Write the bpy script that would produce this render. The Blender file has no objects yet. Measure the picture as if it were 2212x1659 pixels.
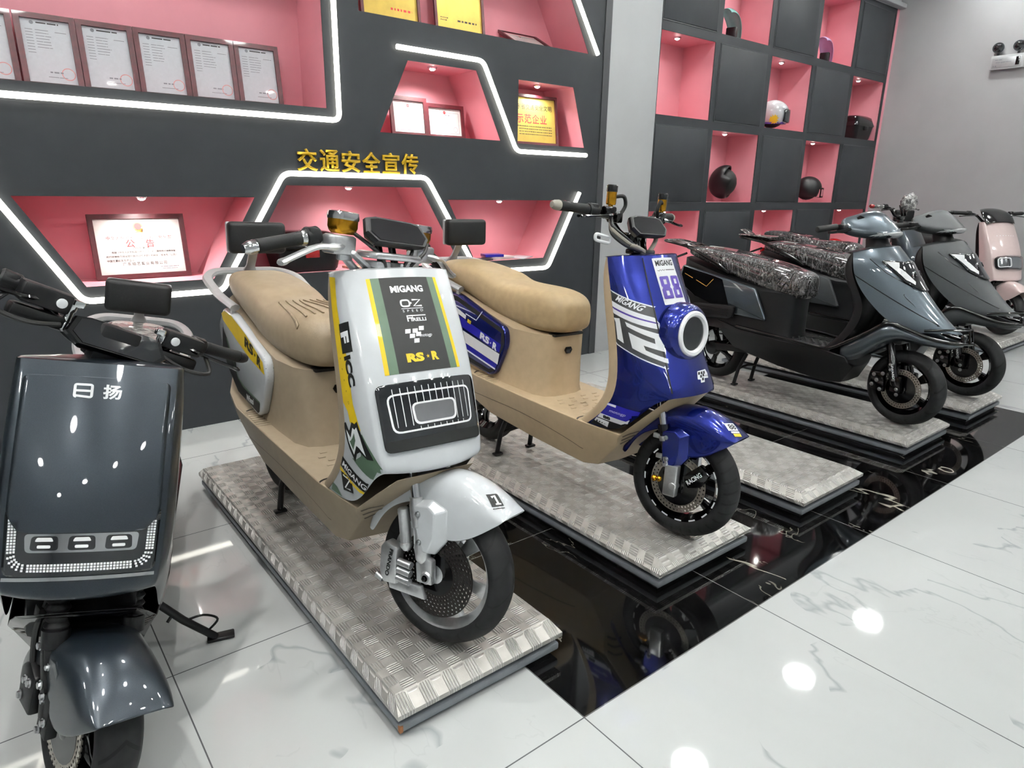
import bpy, bmesh, math, random
from mathutils import Vector, Matrix
from mathutils.bvhtree import BVHTree
random.seed(7)
sc = bpy.context.scene
COL = sc.collection
PI = math.pi

# ------------------------------------------------------------------ camera
cam = bpy.data.objects.new('camera', bpy.data.cameras.new('camera'))
COL.objects.link(cam)
CR = Vector((0.78343357, -0.62122993, 0.01747036))      # camera right
CD = Vector((-0.16201555, -0.23129553, -0.95929836))    # camera down
CF = Vector((0.59998567, 0.74871607, -0.28185359))      # camera forward
cam.matrix_world = Matrix(((CR.x, -CD.x, -CF.x, 0), (CR.y, -CD.y, -CF.y, 0), (CR.z, -CD.z, -CF.z, 1.40), (0, 0, 0, 1)))
cam.data.sensor_width = 36
cam.data.lens = 1441.37 / 2212 * 36
cam.data.clip_start = 0.05
sc.camera = cam
sc.view_settings.view_transform = 'Standard'
sc.view_settings.look = 'None'
sc.view_settings.gamma = 1
sc.view_settings.use_curve_mapping = False
sc.view_settings.exposure = 0.45
sc.cycles.use_denoising = True
sc.cycles.max_bounces = 8
sc.cycles.glossy_bounces = 5
sc.cycles.transmission_bounces = 6
sc.cycles.caustics_reflective = False
sc.cycles.caustics_refractive = False
sc.cycles.sample_clamp_indirect = 6

w = bpy.data.worlds.new('world')
sc.world = w
w.use_nodes = True
w.node_tree.nodes['Background'].inputs[0].default_value = (0.75, 0.82, 0.9, 1)
w.node_tree.nodes['Background'].inputs[1].default_value = 0.25

CEIL = 3.95
def spot_lamp(name, loc, target, watt, ang=70, blend=.5, r=.04, col=(1, .97, .92)):
    l = bpy.data.lights.new(name, 'SPOT')
    l.energy = watt; l.spot_size = math.radians(ang); l.spot_blend = blend; l.shadow_soft_size = r; l.color = col
    o = bpy.data.objects.new(name, l); COL.objects.link(o); o.location = loc
    d = Vector(target) - Vector(loc)
    o.rotation_euler = d.to_track_quat('-Z', 'Y').to_euler()
    return o

# ------------------------------------------------------------------ helpers
def srgb(h):
    h = h.lstrip('#')
    v = [int(h[i:i + 2], 16) / 255 for i in (0, 2, 4)]
    return tuple(c / 12.92 if c <= .04045 else ((c + .055) / 1.055) ** 2.4 for c in v) + (1,)

class NT:
    """Tiny node-tree writer."""
    def __init__(s, name):
        s.m = bpy.data.materials.new(name); s.m.use_nodes = True
        s.t = s.m.node_tree; s.n = s.t.nodes; s.b = s.n['Principled BSDF']
    def add(s, typ, **kw):
        x = s.n.new(typ)
        for k, v in kw.items(): setattr(x, k, v)
        return x
    def link(s, a, b): s.t.links.new(a, b)
    def math(s, op, a, b=0.0, c=None):
        x = s.add('ShaderNodeMath', operation=op)
        for i, v in enumerate((a, b) if c is None else (a, b, c)):
            if isinstance(v, (int, float)): x.inputs[i].default_value = v
            else: s.link(v, x.inputs[i])
        return x.outputs[0]
    def mix(s, f, a, b):
        x = s.add('ShaderNodeMix', data_type='RGBA')
        for i, v in ((0, f), (6, a), (7, b)):
            if isinstance(v, (int, float, tuple)): x.inputs[i].default_value = v
            else: s.link(v, x.inputs[i])
        return x.outputs[2]
    def ramp(s, f, p0, c0, p1, c1):
        x = s.add('ShaderNodeValToRGB')
        e = x.color_ramp.elements
        e[0].position = p0; e[0].color = c0; e[1].position = p1; e[1].color = c1
        s.link(f, x.inputs[0]); return x.outputs[0]
    def noise(s, vec, scale, detail=3, rough=.5, dist=0.0):
        x = s.add('ShaderNodeTexNoise')
        x.inputs['Scale'].default_value = scale; x.inputs['Detail'].default_value = detail
        x.inputs['Roughness'].default_value = rough; x.inputs['Distortion'].default_value = dist
        if vec is not None: s.link(vec, x.inputs['Vector'])
        return x.outputs['Fac']
    def obj(s): return s.add('ShaderNodeTexCoord').outputs['Object']
    def bump(s, h, strength=.3, dist=.01):
        x = s.add('ShaderNodeBump'); x.inputs['Strength'].default_value = strength; x.inputs['Distance'].default_value = dist
        s.link(h, x.inputs['Height']); s.link(x.outputs[0], s.b.inputs['Normal'])

def mat(name, hexc, rough=.5, metal=0., coat=0., spec=.5, emit=0., noise=0., nscale=30, flake=0., bump=0., bscale=200, trans=0., alpha=1., ior=1.5):
    t = NT(name); b = t.b
    c = srgb(hexc) if isinstance(hexc, str) else hexc
    b.inputs['Base Color'].default_value = c
    b.inputs['Roughness'].default_value = rough
    b.inputs['Metallic'].default_value = metal
    b.inputs['Specular IOR Level'].default_value = spec
    b.inputs['Coat Weight'].default_value = coat
    b.inputs['Coat Roughness'].default_value = .03
    b.inputs['IOR'].default_value = ior
    b.inputs['Transmission Weight'].default_value = trans
    b.inputs['Alpha'].default_value = alpha
    if emit:
        b.inputs['Emission Color'].default_value = c; b.inputs['Emission Strength'].default_value = emit
    if noise or flake:
        f = t.noise(t.obj(), 900 if flake else nscale, 2 if flake else 4)
        k = flake or noise
        lo = tuple(x * (1 - k) for x in c[:3]) + (1,); hi = tuple(min(1, x * (1 + k)) for x in c[:3]) + (1,)
        t.link(t.ramp(f, .3, lo, .7, hi), b.inputs['Base Color'])
    if bump:
        t.bump(t.noise(t.obj(), bscale, 3), bump, .004)
    return t.m

class MB:
    """Collects shapes in one bmesh and links them as ONE mesh object."""
    def __init__(s): s.bm = bmesh.new(); s.mi = 0
    def faces(s, vs, fs):
        v = [s.bm.verts.new(p) for p in vs]; out = []
        for f in fs:
            try:
                q = s.bm.faces.new([v[i] for i in f]); q.material_index = s.mi; out.append(q)
            except ValueError: pass
        return v, out
    def box(s, c, d, bev=0, seg=2, rot=None):
        b = bmesh.new(); bmesh.ops.create_cube(b, size=1)
        bmesh.ops.scale(b, vec=d, verts=b.verts)
        if bev: bmesh.ops.bevel(b, geom=b.edges[:], offset=min(bev, min(d) * .49), segments=seg, profile=.5, affect='EDGES')
        M = Matrix.Translation(c)
        if rot is not None: M = M @ (rot.to_4x4() if isinstance(rot, Matrix) else rot)
        b.verts.ensure_lookup_table(); b.verts.index_update()
        s.faces([M @ v.co for v in b.verts], [[v.index for v in f.verts] for f in b.faces]); b.free()
        return s
    def grid(s, rows, closed=False, capA=False, capB=False):
        n = len(rows[0]); vs = [p for r in rows for p in r]; fs = []
        for i in range(len(rows) - 1):
            for j in range(n if closed else n - 1):
                k = (j + 1) % n
                fs.append([i * n + j, i * n + k, (i + 1) * n + k, (i + 1) * n + j])
        if capA: fs.append(list(range(n))[::-1])
        if capB: fs.append([(len(rows) - 1) * n + j for j in range(n)])
        return s.faces(vs, fs)
    def tube(s, pts, r, n=10, closed=False, caps=True, sx=1., up=None):
        P = [Vector(p) for p in pts]; m = len(P); R = r if isinstance(r, (list, tuple)) else [r] * m
        rows = []; prev = None
        for i in range(m):
            a = P[(i - 1) % m] if (closed or i > 0) else P[i]; b = P[(i + 1) % m] if (closed or i < m - 1) else P[i]
            t = (b - a).normalized()
            if prev is None:
                u = Vector(up) if up else (Vector((0, 0, 1)) if abs(t.z) < .9 else Vector((0, 1, 0)))
            else: u = prev
            u = (u - t * u.dot(t)); u = u.normalized() if u.length > 1e-6 else t.orthogonal().normalized(); prev = u
            v = t.cross(u)
            rows.append([P[i] + (u * math.cos(k / n * 2 * PI) + v * (sx * math.sin(k / n * 2 * PI))) * R[i] for k in range(n)])
        if closed: rows.append(rows[0]); caps = False
        s.grid(rows, True, caps, caps); return s
    def lathe(s, prof, c, axis='X', n=32, closed=False):
        """prof: (radius, height along axis)"""
        c = Vector(c)
        if isinstance(axis, str): ax = {'X': Vector((1, 0, 0)), 'Y': Vector((0, 1, 0)), 'Z': Vector((0, 0, 1))}[axis]
        else: ax = Vector(axis).normalized()
        u = ax.orthogonal().normalized(); v = ax.cross(u)
        rows = [[c + ax * h + (u * math.cos(k / n * 2 * PI) + v * math.sin(k / n * 2 * PI)) * r for k in range(n)] for r, h in prof]
        if closed: rows.append(rows[0])
        capA = not closed and prof[0][0] > 1e-4; capB = not closed and prof[-1][0] > 1e-4
        s.grid(rows, True, capA, capB); return s
    def cyl(s, p0, p1, r, r1=None, n=16, bev=0):
        p0 = Vector(p0); p1 = Vector(p1); h = (p1 - p0).length; r1 = r if r1 is None else r1
        pr = [(r, 0), (r1, h)] if not bev else [(r - bev, 0), (r, bev), (r1, h - bev), (r1 - bev, h)]
        s.lathe(pr, p0, p1 - p0, n); return s
    def ball(s, c, r, n=12, sc3=(1, 1, 1)):
        c = Vector(c); rows = []
        for i in range(n // 2 + 1):
            a = -PI / 2 + PI * i / (n // 2)
            rows.append([c + Vector((math.cos(a) * math.cos(k / n * 2 * PI) * r * sc3[0], math.cos(a) * math.sin(k / n * 2 * PI) * r * sc3[1], math.sin(a) * r * sc3[2])) for k in range(n)])
        s.grid(rows, True); bmesh.ops.remove_doubles(s.bm, verts=s.bm.verts[:], dist=1e-6); return s
    def plate(s, poly, o, u, v, th, bev=0):
        """polygon (2D) extruded by th along u x v, centred on the plane"""
        o = Vector(o); u = Vector(u); v = Vector(v); nn = u.cross(v).normalized()
        b = bmesh.new()
        vs = [b.verts.new(o + u * p[0] + v * p[1] - nn * (th / 2)) for p in poly]
        f = b.faces.new(vs); r = bmesh.ops.extrude_face_region(b, geom=[f])
        bmesh.ops.translate(b, vec=nn * th, verts=[g for g in r['geom'] if isinstance(g, bmesh.types.BMVert)])
        bmesh.ops.recalc_face_normals(b, faces=b.faces)
        if bev: bmesh.ops.bevel(b, geom=b.edges[:], offset=bev, segments=2, profile=.5, affect='EDGES')
        b.verts.index_update()
        s.faces([v_.co.copy() for v_ in b.verts], [[q.index for q in g.verts] for g in b.faces]); b.free(); return s
    def build(s, name, m, parent=None, ang=38, recalc=True, subsurf=0, solid=0., crease=None, mirror=False, smooth=True):
        if recalc: bmesh.ops.recalc_face_normals(s.bm, faces=s.bm.faces)
        me = bpy.data.meshes.new(name)
        if crease is not None:
            lay = s.bm.edges.layers.float.new('crease_edge')
            for e in s.bm.edges:
                e[lay] = crease(e.verts[0].co, e.verts[1].co)
        s.bm.to_mesh(me); s.bm.free()
        for q in (m if isinstance(m, (list, tuple)) else [m]): me.materials.append(q)
        if smooth:
            me.polygons.foreach_set('use_smooth', [True] * len(me.polygons))
            if not subsurf: me.set_sharp_from_angle(angle=math.radians(ang))
        o = bpy.data.objects.new(name, me); COL.objects.link(o)
        if parent: o.parent = parent
        if mirror:
            q = o.modifiers.new('mirror', 'MIRROR'); q.use_clip = True; q.merge_threshold = 1e-4
        if solid:
            q = o.modifiers.new('solid', 'SOLIDIFY'); q.thickness = solid; q.offset = -1
        if subsurf:
            q = o.modifiers.new('subsurf', 'SUBSURF'); q.levels = q.render_levels = subsurf; q.boundary_smooth = 'PRESERVE_CORNERS'
        return o

def thing(name, label, cat, loc=(0, 0, 0), group=None, rot=None, scale=1.):
    o = bpy.data.objects.new(name, None); COL.objects.link(o)
    o.empty_display_size = .1; o.location = loc
    if rot: o.rotation_euler = rot
    o.scale = (scale,) * 3
    return tag(o, label, cat, group)
def tag(o, label, cat, group=None):
    o['label'] = label; o['category'] = cat
    if group: o['group'] = group
    return o
def struct(o): o['kind'] = 'structure'; return o
def dup(root, loc, label, rot=None):
    r = root.copy(); COL.objects.link(r); r.location = loc; r['label'] = label
    if rot: r.rotation_euler = rot
    for ch in list(root.children):
        c = ch.copy(); COL.objects.link(c); c.parent = r
        for g in ch.children:
            d = g.copy(); COL.objects.link(d); d.parent = c
    return r

def settle(root, base):
    """stand a finished thing on its support: lowest point at the given height"""
    bpy.context.view_layer.update(); dg = bpy.context.evaluated_depsgraph_get(); lo = 9
    for o in root.children_recursive:
        if o.type == 'MESH':
            e = o.evaluated_get(dg); me = e.to_mesh(); mw = o.matrix_world
            lo = min(lo, min((mw @ v.co).z for v in me.vertices)); e.to_mesh_clear()
    root.location.z += base + .0008 - lo
def cr(pts, k=6, closed=False):
    """Catmull-Rom resampling of a polyline."""
    P = [Vector(p) for p in pts]; m = len(P); out = []
    for i in range(m if closed else m - 1):
        g = (lambda q: P[q % m]) if closed else (lambda q: P[min(max(q, 0), m - 1)])
        a, b, c, d = g(i - 1), g(i), g(i + 1), g(i + 2)
        for j in range(k):
            t = j / k
            out.append(.5 * (2 * b + (c - a) * t + (2 * a - 5 * b + 4 * c - d) * t * t + (3 * b - a - 3 * c + d) * t ** 3))
    if not closed: out.append(P[-1])
    return out
def rounded(pts, r=.05, k=5, closed=False):
    """polyline with its corners rounded"""
    P = [Vector(p) for p in pts]; out = [] if closed else [P[0]]; m = len(P)
    for i in (range(m) if closed else range(1, m - 1)):
        a, b, c = P[(i - 1) % m], P[i], P[(i + 1) % m]
        rr = min(r, (a - b).length * .48, (c - b).length * .48)
        p = b + (a - b).normalized() * rr; q = b + (c - b).normalized() * rr
        for j in range(k + 1):
            t = j / k; out.append((1 - t) ** 2 * p + 2 * t * (1 - t) * b + t * t * q)
    if not closed: out.append(P[-1])
    return out
def rrect(wd, ht, r, k=4):
    return [tuple(p) for p in rounded([(-wd / 2, -ht / 2), (wd / 2, -ht / 2), (wd / 2, ht / 2), (-wd / 2, ht / 2)], r, k, True)]
def circ(r, n=24, cx=0, cy=0, a0=0): return [(cx + r * math.cos(a0 + 2 * PI * i / n), cy + r * math.sin(a0 + 2 * PI * i / n)) for i in range(n)]

# --- flat art: outlines with holes and text, as (verts, faces)
def fill2d(loops, th=0.):
    cu = bpy.data.curves.new('art', 'CURVE'); cu.dimensions = '2D'; cu.fill_mode = 'BOTH' if th else 'FRONT'; cu.extrude = th / 2
    for L in loops:
        sp = cu.splines.new('POLY'); sp.points.add(len(L) - 1)
        for p, q in zip(sp.points, L): p.co = (q[0], q[1], 0, 1)
        sp.use_cyclic_u = True
    o = bpy.data.objects.new('art', cu); COL.objects.link(o)
    me = bpy.data.meshes.new_from_object(o.evaluated_get(bpy.context.evaluated_depsgraph_get()))
    r = ([v.co.copy() for v in me.vertices], [list(f.vertices) for f in me.polygons])
    bpy.data.objects.remove(o); bpy.data.curves.remove(cu); bpy.data.meshes.remove(me)
    return r
def art_text(s, wd=None, ht=None, bold=0., shear=0., space=1., keep=False):
    cu = bpy.data.curves.new('text', 'FONT'); cu.body = s; cu.size = 1; cu.offset = bold; cu.shear = shear; cu.space_character = space
    cu.align_x = 'LEFT'; cu.resolution_u = 3
    o = bpy.data.objects.new('text', cu); COL.objects.link(o)
    me = bpy.data.meshes.new_from_object(o.evaluated_get(bpy.context.evaluated_depsgraph_get()))
    V = [v.co.copy() for v in me.vertices]; F = [list(f.vertices) for f in me.polygons]
    bpy.data.objects.remove(o); bpy.data.curves.remove(cu); bpy.data.meshes.remove(me)
    if not V: return V, F
    x0 = min(v.x for v in V); x1 = max(v.x for v in V); y0 = min(v.y for v in V); y1 = max(v.y for v in V)
    sx = wd / (x1 - x0) if wd else None; sy = ht / (y1 - y0) if ht else None
    if sx is None: sx = sy
    if sy is None: sy = sx
    return [Vector(((v.x - (x0 + x1) / 2) * sx, (v.y - (y0 + y1) / 2) * sy, 0)) for v in V], F
def art(*items):
    """joins (verts, faces) or polygons placed at (dx, dy[, rot])"""
    V, F = [], []
    for it, *pl in items:
        if isinstance(it, list): it = ([Vector((p[0], p[1], 0)) for p in it], [list(range(len(it)))])
        dx, dy = (pl[0], pl[1]) if len(pl) > 1 else (0, 0); a = pl[2] if len(pl) > 2 else 0
        n = len(V); c, s_ = math.cos(a), math.sin(a)
        V += [Vector((v[0] * c - v[1] * s_ + dx, v[0] * s_ + v[1] * c + dy, 0)) for v in it[0]]; F += [[i + n for i in f] for f in it[1]]
    return V, F
def stroke(pts, wd):
    """flat ribbon polygon along a 2D polyline"""
    P = [Vector((p[0], p[1])) for p in pts]; L, Rr = [], []
    for i, p in enumerate(P):
        t = (P[min(i + 1, len(P) - 1)] - P[max(i - 1, 0)]).normalized(); n = Vector((-t.y, t.x)) * wd / 2
        L.append(p + n); Rr.append(p - n)
    V = [Vector((q.x, q.y, 0)) for q in L + Rr]; n = len(P)
    return V, [[i, i + 1, n + i + 1, n + i] for i in range(n - 1)]

def surf(*objs):
    """BVH of the finished surface of parts, in their thing's own space"""
    bpy.context.view_layer.update(); dg = bpy.context.evaluated_depsgraph_get()
    V, F = [], []
    for o in objs:
        e = o.evaluated_get(dg); me = e.to_mesh(); n = len(V)
        V += [v.co.copy() for v in me.vertices]; F += [[i + n for i in p.vertices] for p in me.polygons]; e.to_mesh_clear()
    return BVHTree.FromPolygons(V, F)
def flat(name, a, o, u, v, m, parent, off=0.0006, ang=38):
    """flat art laid on a plane"""
    o = Vector(o); u = Vector(u).normalized(); v = Vector(v).normalized(); n = u.cross(v)
    mb = MB(); mb.faces([o + u * q[0] + v * q[1] + n * off for q in a[0]], a[1])
    return mb.build(name, m, parent, recalc=False)
def decal(name, a, bvh, o, u, v, m, parent, off=.0008, step=.02, reach=.25, th=0.):
    """art pressed onto a curved surface along -(u x v)"""
    o = Vector(o); u = Vector(u).normalized(); v = Vector(v); v = (v - u * v.dot(u)).normalized(); n = u.cross(v)
    b = bmesh.new(); vs = [b.verts.new((q[0], q[1], 0)) for q in a[0]]
    for f in a[1]:
        try: b.faces.new([vs[i] for i in f])
        except ValueError: pass
    xs = [q[0] for q in a[0]]; ys = [q[1] for q in a[0]]
    for k in range(int(min(xs) / step) - 1, int(max(xs) / step) + 2):
        bmesh.ops.bisect_plane(b, geom=b.verts[:] + b.edges[:] + b.faces[:], plane_co=(k * step, 0, 0), plane_no=(1, 0, 0))
    for k in range(int(min(ys) / step) - 1, int(max(ys) / step) + 2):
        bmesh.ops.bisect_plane(b, geom=b.verts[:] + b.edges[:] + b.faces[:], plane_co=(0, k * step, 0), plane_no=(0, 1, 0))
    for w_ in b.verts:
        p = o + u * w_.co.x + v * w_.co.y
        h = bvh.ray_cast(p + n * reach, -n, reach * 2)
        if h[0] is None:
            h = bvh.find_nearest(p)
            nn = h[1] if h[1].dot(n) > 0 else -h[1]
        else: nn = h[1] if h[1].dot(n) > 0 else -h[1]
        w_.co = h[0] + nn * off
    bmesh.ops.triangulate(b, faces=b.faces[:])
    bmesh.ops.recalc_face_normals(b, faces=b.faces)
    mb = MB(); mb.bm.free(); mb.bm = b
    ob = mb.build(name, m, parent, recalc=False)
    if th:
        q = ob.modifiers.new('solid', 'SOLIDIFY'); q.thickness = th; q.offset = 0
    return ob
# ------------------------------------------------------------------ materials
M = {}
M['panel'] = mat('panel_paint', '#2a2c2f', .5, spec=.22, noise=.06, nscale=8, bump=.05, bscale=300)
M['panel_dark'] = mat('panel_strip_paint', '#2d2e31', .5, noise=.05)
M['pink'] = mat('pink_paint', '#e298a3', .55, noise=.03, nscale=5, bump=.04)
M['white_wall'] = mat('white_wall_paint', '#c4c6c8', .7, noise=.03, nscale=3, bump=.06)
M['grey_wall'] = mat('grey_wall_paint', '#b4b4b6', .75, noise=.04, nscale=2, bump=.1)
M['ceiling'] = mat('ceiling_paint', '#c8c8c8', .9, noise=.02)
M['maroon'] = mat('maroon_frame_wood', '#420c15', .42, coat=.12, noise=.25, nscale=40)
M['paper'] = mat('certificate_paper', '#d9d6d2', .45, coat=.25, noise=.03, nscale=60)
M['paper_cool'] = mat('certificate_paper_cool', '#d3d8de', .4, coat=.35, noise=.03, nscale=60)
M['gold'] = mat('gold_foil_plate', '#cdb558', .4, metal=.35, noise=.12, nscale=12)
M['ink'] = mat('black_ink', '#2a2626', .6, noise=.05)
M['ink_grey'] = mat('grey_ink', '#8b8f96', .6, noise=.05)
M['ink_red'] = mat('red_ink', '#c8393a', .55, noise=.05)
M['ink_seal'] = mat('seal_ink', '#dd9a9a', .6, noise=.05)
M['ink_gold'] = mat('emblem_gold', '#d9a04a', .5, noise=.08)
M['letter_gold'] = mat('gold_letter', '#b89412', .35, metal=.4, noise=.1)
M['led'] = mat('led_tube', (1, .97, .86, 1), .4, emit=6, noise=.01)
M['lens'] = mat('lamp_lens', (1, .96, .88, 1), .3, emit=45, noise=.01)
M['ceil_lens'] = mat('ceiling_lens', (1, .98, .95, 1), .3, emit=60, noise=.01)
M['tube'] = mat('ceiling_tube', (.985, 1, .985, 1), .3, emit=66, noise=.01)
M['chrome'] = mat('chrome', '#d8dadc', .12, metal=1, noise=.04)
M['alu'] = mat('machined_aluminium', '#d6d8da', .3, metal=.85, noise=.08, nscale=80)
M['steel'] = mat('bolt_steel', '#b9bbbd', .3, metal=1, noise=.1)
M['black'] = mat('black_plastic', '#08080a', .42, spec=.3, noise=.2, nscale=60, bump=.06)
M['gloss_black'] = mat('gloss_black', '#040405', .14, coat=.3, spec=.4, noise=.1)
M['rubber'] = mat('rubber', '#0b0b0c', .65, spec=.3, noise=.2, nscale=60, bump=.1)
M['leather_black'] = mat('black_leatherette', '#070708', .5, spec=.3, noise=.15, bump=.25, bscale=500)
M['leather_tan'] = mat('tan_leatherette', '#8f7f68', .45, noise=.08, nscale=30, bump=.2, bscale=600)
M['leather_tan2'] = mat('light_tan_leatherette', '#ab9571', .45, noise=.08, nscale=30, bump=.2, bscale=600)
M['tan'] = mat('taupe_plastic', '#948672', .5, noise=.05, bump=.12, bscale=700)
M['beige'] = mat('beige_plastic', '#b9a587', .48, noise=.05, bump=.12, bscale=700)
M['white'] = mat('white_gloss_paint', '#c4c9cd', .2, coat=.8, noise=.02)
M['blue'] = mat('blue_metallic_paint', '#03135e', .26, metal=.7, coat=.55, flake=.3)
M['slate'] = mat('slate_metallic_paint', '#20272e', .32, metal=.55, coat=.5, flake=.3)
M['grey_gloss'] = mat('grey_metallic_paint', '#434c53', .3, metal=.6, coat=1, flake=.3)
M['grey_matt'] = mat('matt_graphite_paint', '#2f3234', .5, metal=.25, noise=.05)
M['pinkish'] = mat('pale_pink_gloss', '#d9c4c2', .2, coat=.9, noise=.02)
M['d_yellow'] = mat('yellow_vinyl', '#d7b714', .42, coat=.1, noise=.03)
M['d_black'] = mat('black_vinyl', '#121313', .45, spec=.3, noise=.08)
M['d_green'] = mat('green_vinyl', '#4f6753', .45, coat=.0, noise=.05)
M['d_white'] = mat('white_vinyl', '#e4e7ea', .45, noise=.02)
M['d_purple'] = mat('purple_vinyl', '#402a86', .45, noise=.05)
M['d_navy'] = mat('blue_vinyl', '#1c1a92', .3, coat=.5, noise=.05)
M['d_grey'] = mat('grey_vinyl', '#2e2f31', .42, noise=.05)
M['glass_dark'] = mat('smoked_lens', '#17191c', .06, coat=1, noise=.1)
M['ring_white'] = mat('white_light_guide', '#e6e8ea', .3, coat=.5, noise=.02)
M['clear'] = mat('clear_plastic', '#f2f4f6', .05, trans=1., ior=1.25)
M['amber'] = mat('amber_brass', '#a8791c', .22, metal=.9, noise=.15)
M['red'] = mat('red_plastic', '#8d1416', .25, coat=.5, noise=.1)
M['cord'] = mat('black_cable', '#161616', .5, noise=.1)
M['putty'] = mat('grey_cable_sleeve', '#8e8a80', .5, noise=.1)
M['graphite'] = mat('graphite_edge', '#3c3e42', .4, metal=.3, noise=.1)
M['frame_grey'] = mat('plinth_grey_paint', '#6f747a', .42, noise=.08)
M['disc_steel'] = mat('brake_disc_steel', '#a9a49a', .3, metal=1, noise=.15)
M['rail_silver'] = mat('rail_silver_paint', '#b9bbbd', .35, metal=.5, noise=.05)

M['seam'] = mat('panel_gap', '#4a3f33', .6, noise=.05)

def floor_material():
    t = NT('marble_tile_floor'); b = t.b
    p = t.obj(); s = t.add('ShaderNodeSeparateXYZ'); t.link(p, s.inputs[0]); X, Y = s.outputs[0], s.outputs[1]
    # grout: 0.855 m tiles
    def line(c, o):
        f = t.math('FRACT', t.math('DIVIDE', t.math('SUBTRACT', c, o), .855))
        d = t.math('MINIMUM', f, t.math('SUBTRACT', 1.0, f))
        return t.math('LESS_THAN', d, .0022)
    g = t.math('MAXIMUM', line(X, 1.113), line(Y, 1.043))
    def band(c, a, e): return t.math('MULTIPLY', t.math('GREATER_THAN', c, a), t.math('LESS_THAN', c, e))
    blk = t.math('MULTIPLY', band(X, 1.113, 5.388), band(Y, 1.043, 2.753))
    # each tile gets its own vein layout
    tx = t.math('FLOOR', t.math('DIVIDE', t.math('SUBTRACT', X, 1.113), .855)); ty = t.math('FLOOR', t.math('DIVIDE', t.math('SUBTRACT', Y, 1.043), .855))
    cmb = t.add('ShaderNodeCombineXYZ'); t.link(t.math('ADD', X, t.math('MULTIPLY', tx, 3.7)), cmb.inputs[0]); t.link(t.math('ADD', Y, t.math('MULTIPLY', ty, 5.3)), cmb.inputs[1])
    def vein(sc_, th, dist, seed):
        mp = t.add('ShaderNodeMapping'); mp.inputs['Rotation'].default_value = (0, 0, seed); mp.inputs['Scale'].default_value = (1, .45, 1); mp.inputs['Location'].default_value = (seed * 3, seed, seed); t.link(cmb.outputs[0], mp.inputs[0])
        n = t.noise(mp.outputs[0], sc_, 5, .55, dist)
        d = t.math('ABSOLUTE', t.math('SUBTRACT', n, .5))
        return t.math('SUBTRACT', 1.0, t.math('MINIMUM', t.math('DIVIDE', d, th), 1.0))
    msk = t.noise(cmb.outputs[0], 2.2, 2)
    vw = t.math('MULTIPLY', t.math('MULTIPLY', vein(1.1, .0075, .35, .7), t.math('GREATER_THAN', msk, .50)), .45)
    vw2 = t.math('MULTIPLY', t.math('MULTIPLY', vein(2.4, .006, .6, 2.1), t.math('GREATER_THAN', msk, .5)), .10)
    soft = t.math('MULTIPLY', vein(.9, .10, .5, .7), .05)
    vv = t.math('MINIMUM', t.math('ADD', t.math('ADD', vw, vw2), soft), 1.0)
    white = t.mix(vv, srgb('#c2c6c6'), srgb('#757c82'))
    white = t.mix(g, white, srgb('#5a5c5e'))
    vb = t.math('MULTIPLY', t.math('MULTIPLY', vein(1.0, .004, .35, 1.2), t.math('GREATER_THAN', msk, .47)), .65)
    vb2 = t.math('MULTIPLY', t.math('MULTIPLY', vein(2.2, .0028, .5, 2.9), t.math('GREATER_THAN', t.noise(cmb.outputs[0], 3.1, 2), .58)), .22)
    cloud = t.ramp(t.noise(cmb.outputs[0], 6, 5), .35, srgb('#050505'), .8, srgb('#121213'))
    black = t.mix(t.math('MINIMUM', t.math('ADD', vb, vb2), 1.0), cloud, srgb('#cfcbbd'))
    black = t.mix(t.math('MULTIPLY', g, .75), black, srgb('#6a6a6a'))
    t.link(t.mix(blk, white, black), b.inputs['Base Color'])
    b.inputs['Roughness'].default_value = .045
    b.inputs['Specular IOR Level'].default_value = .45
    return t.m
M['floor'] = floor_material()

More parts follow.
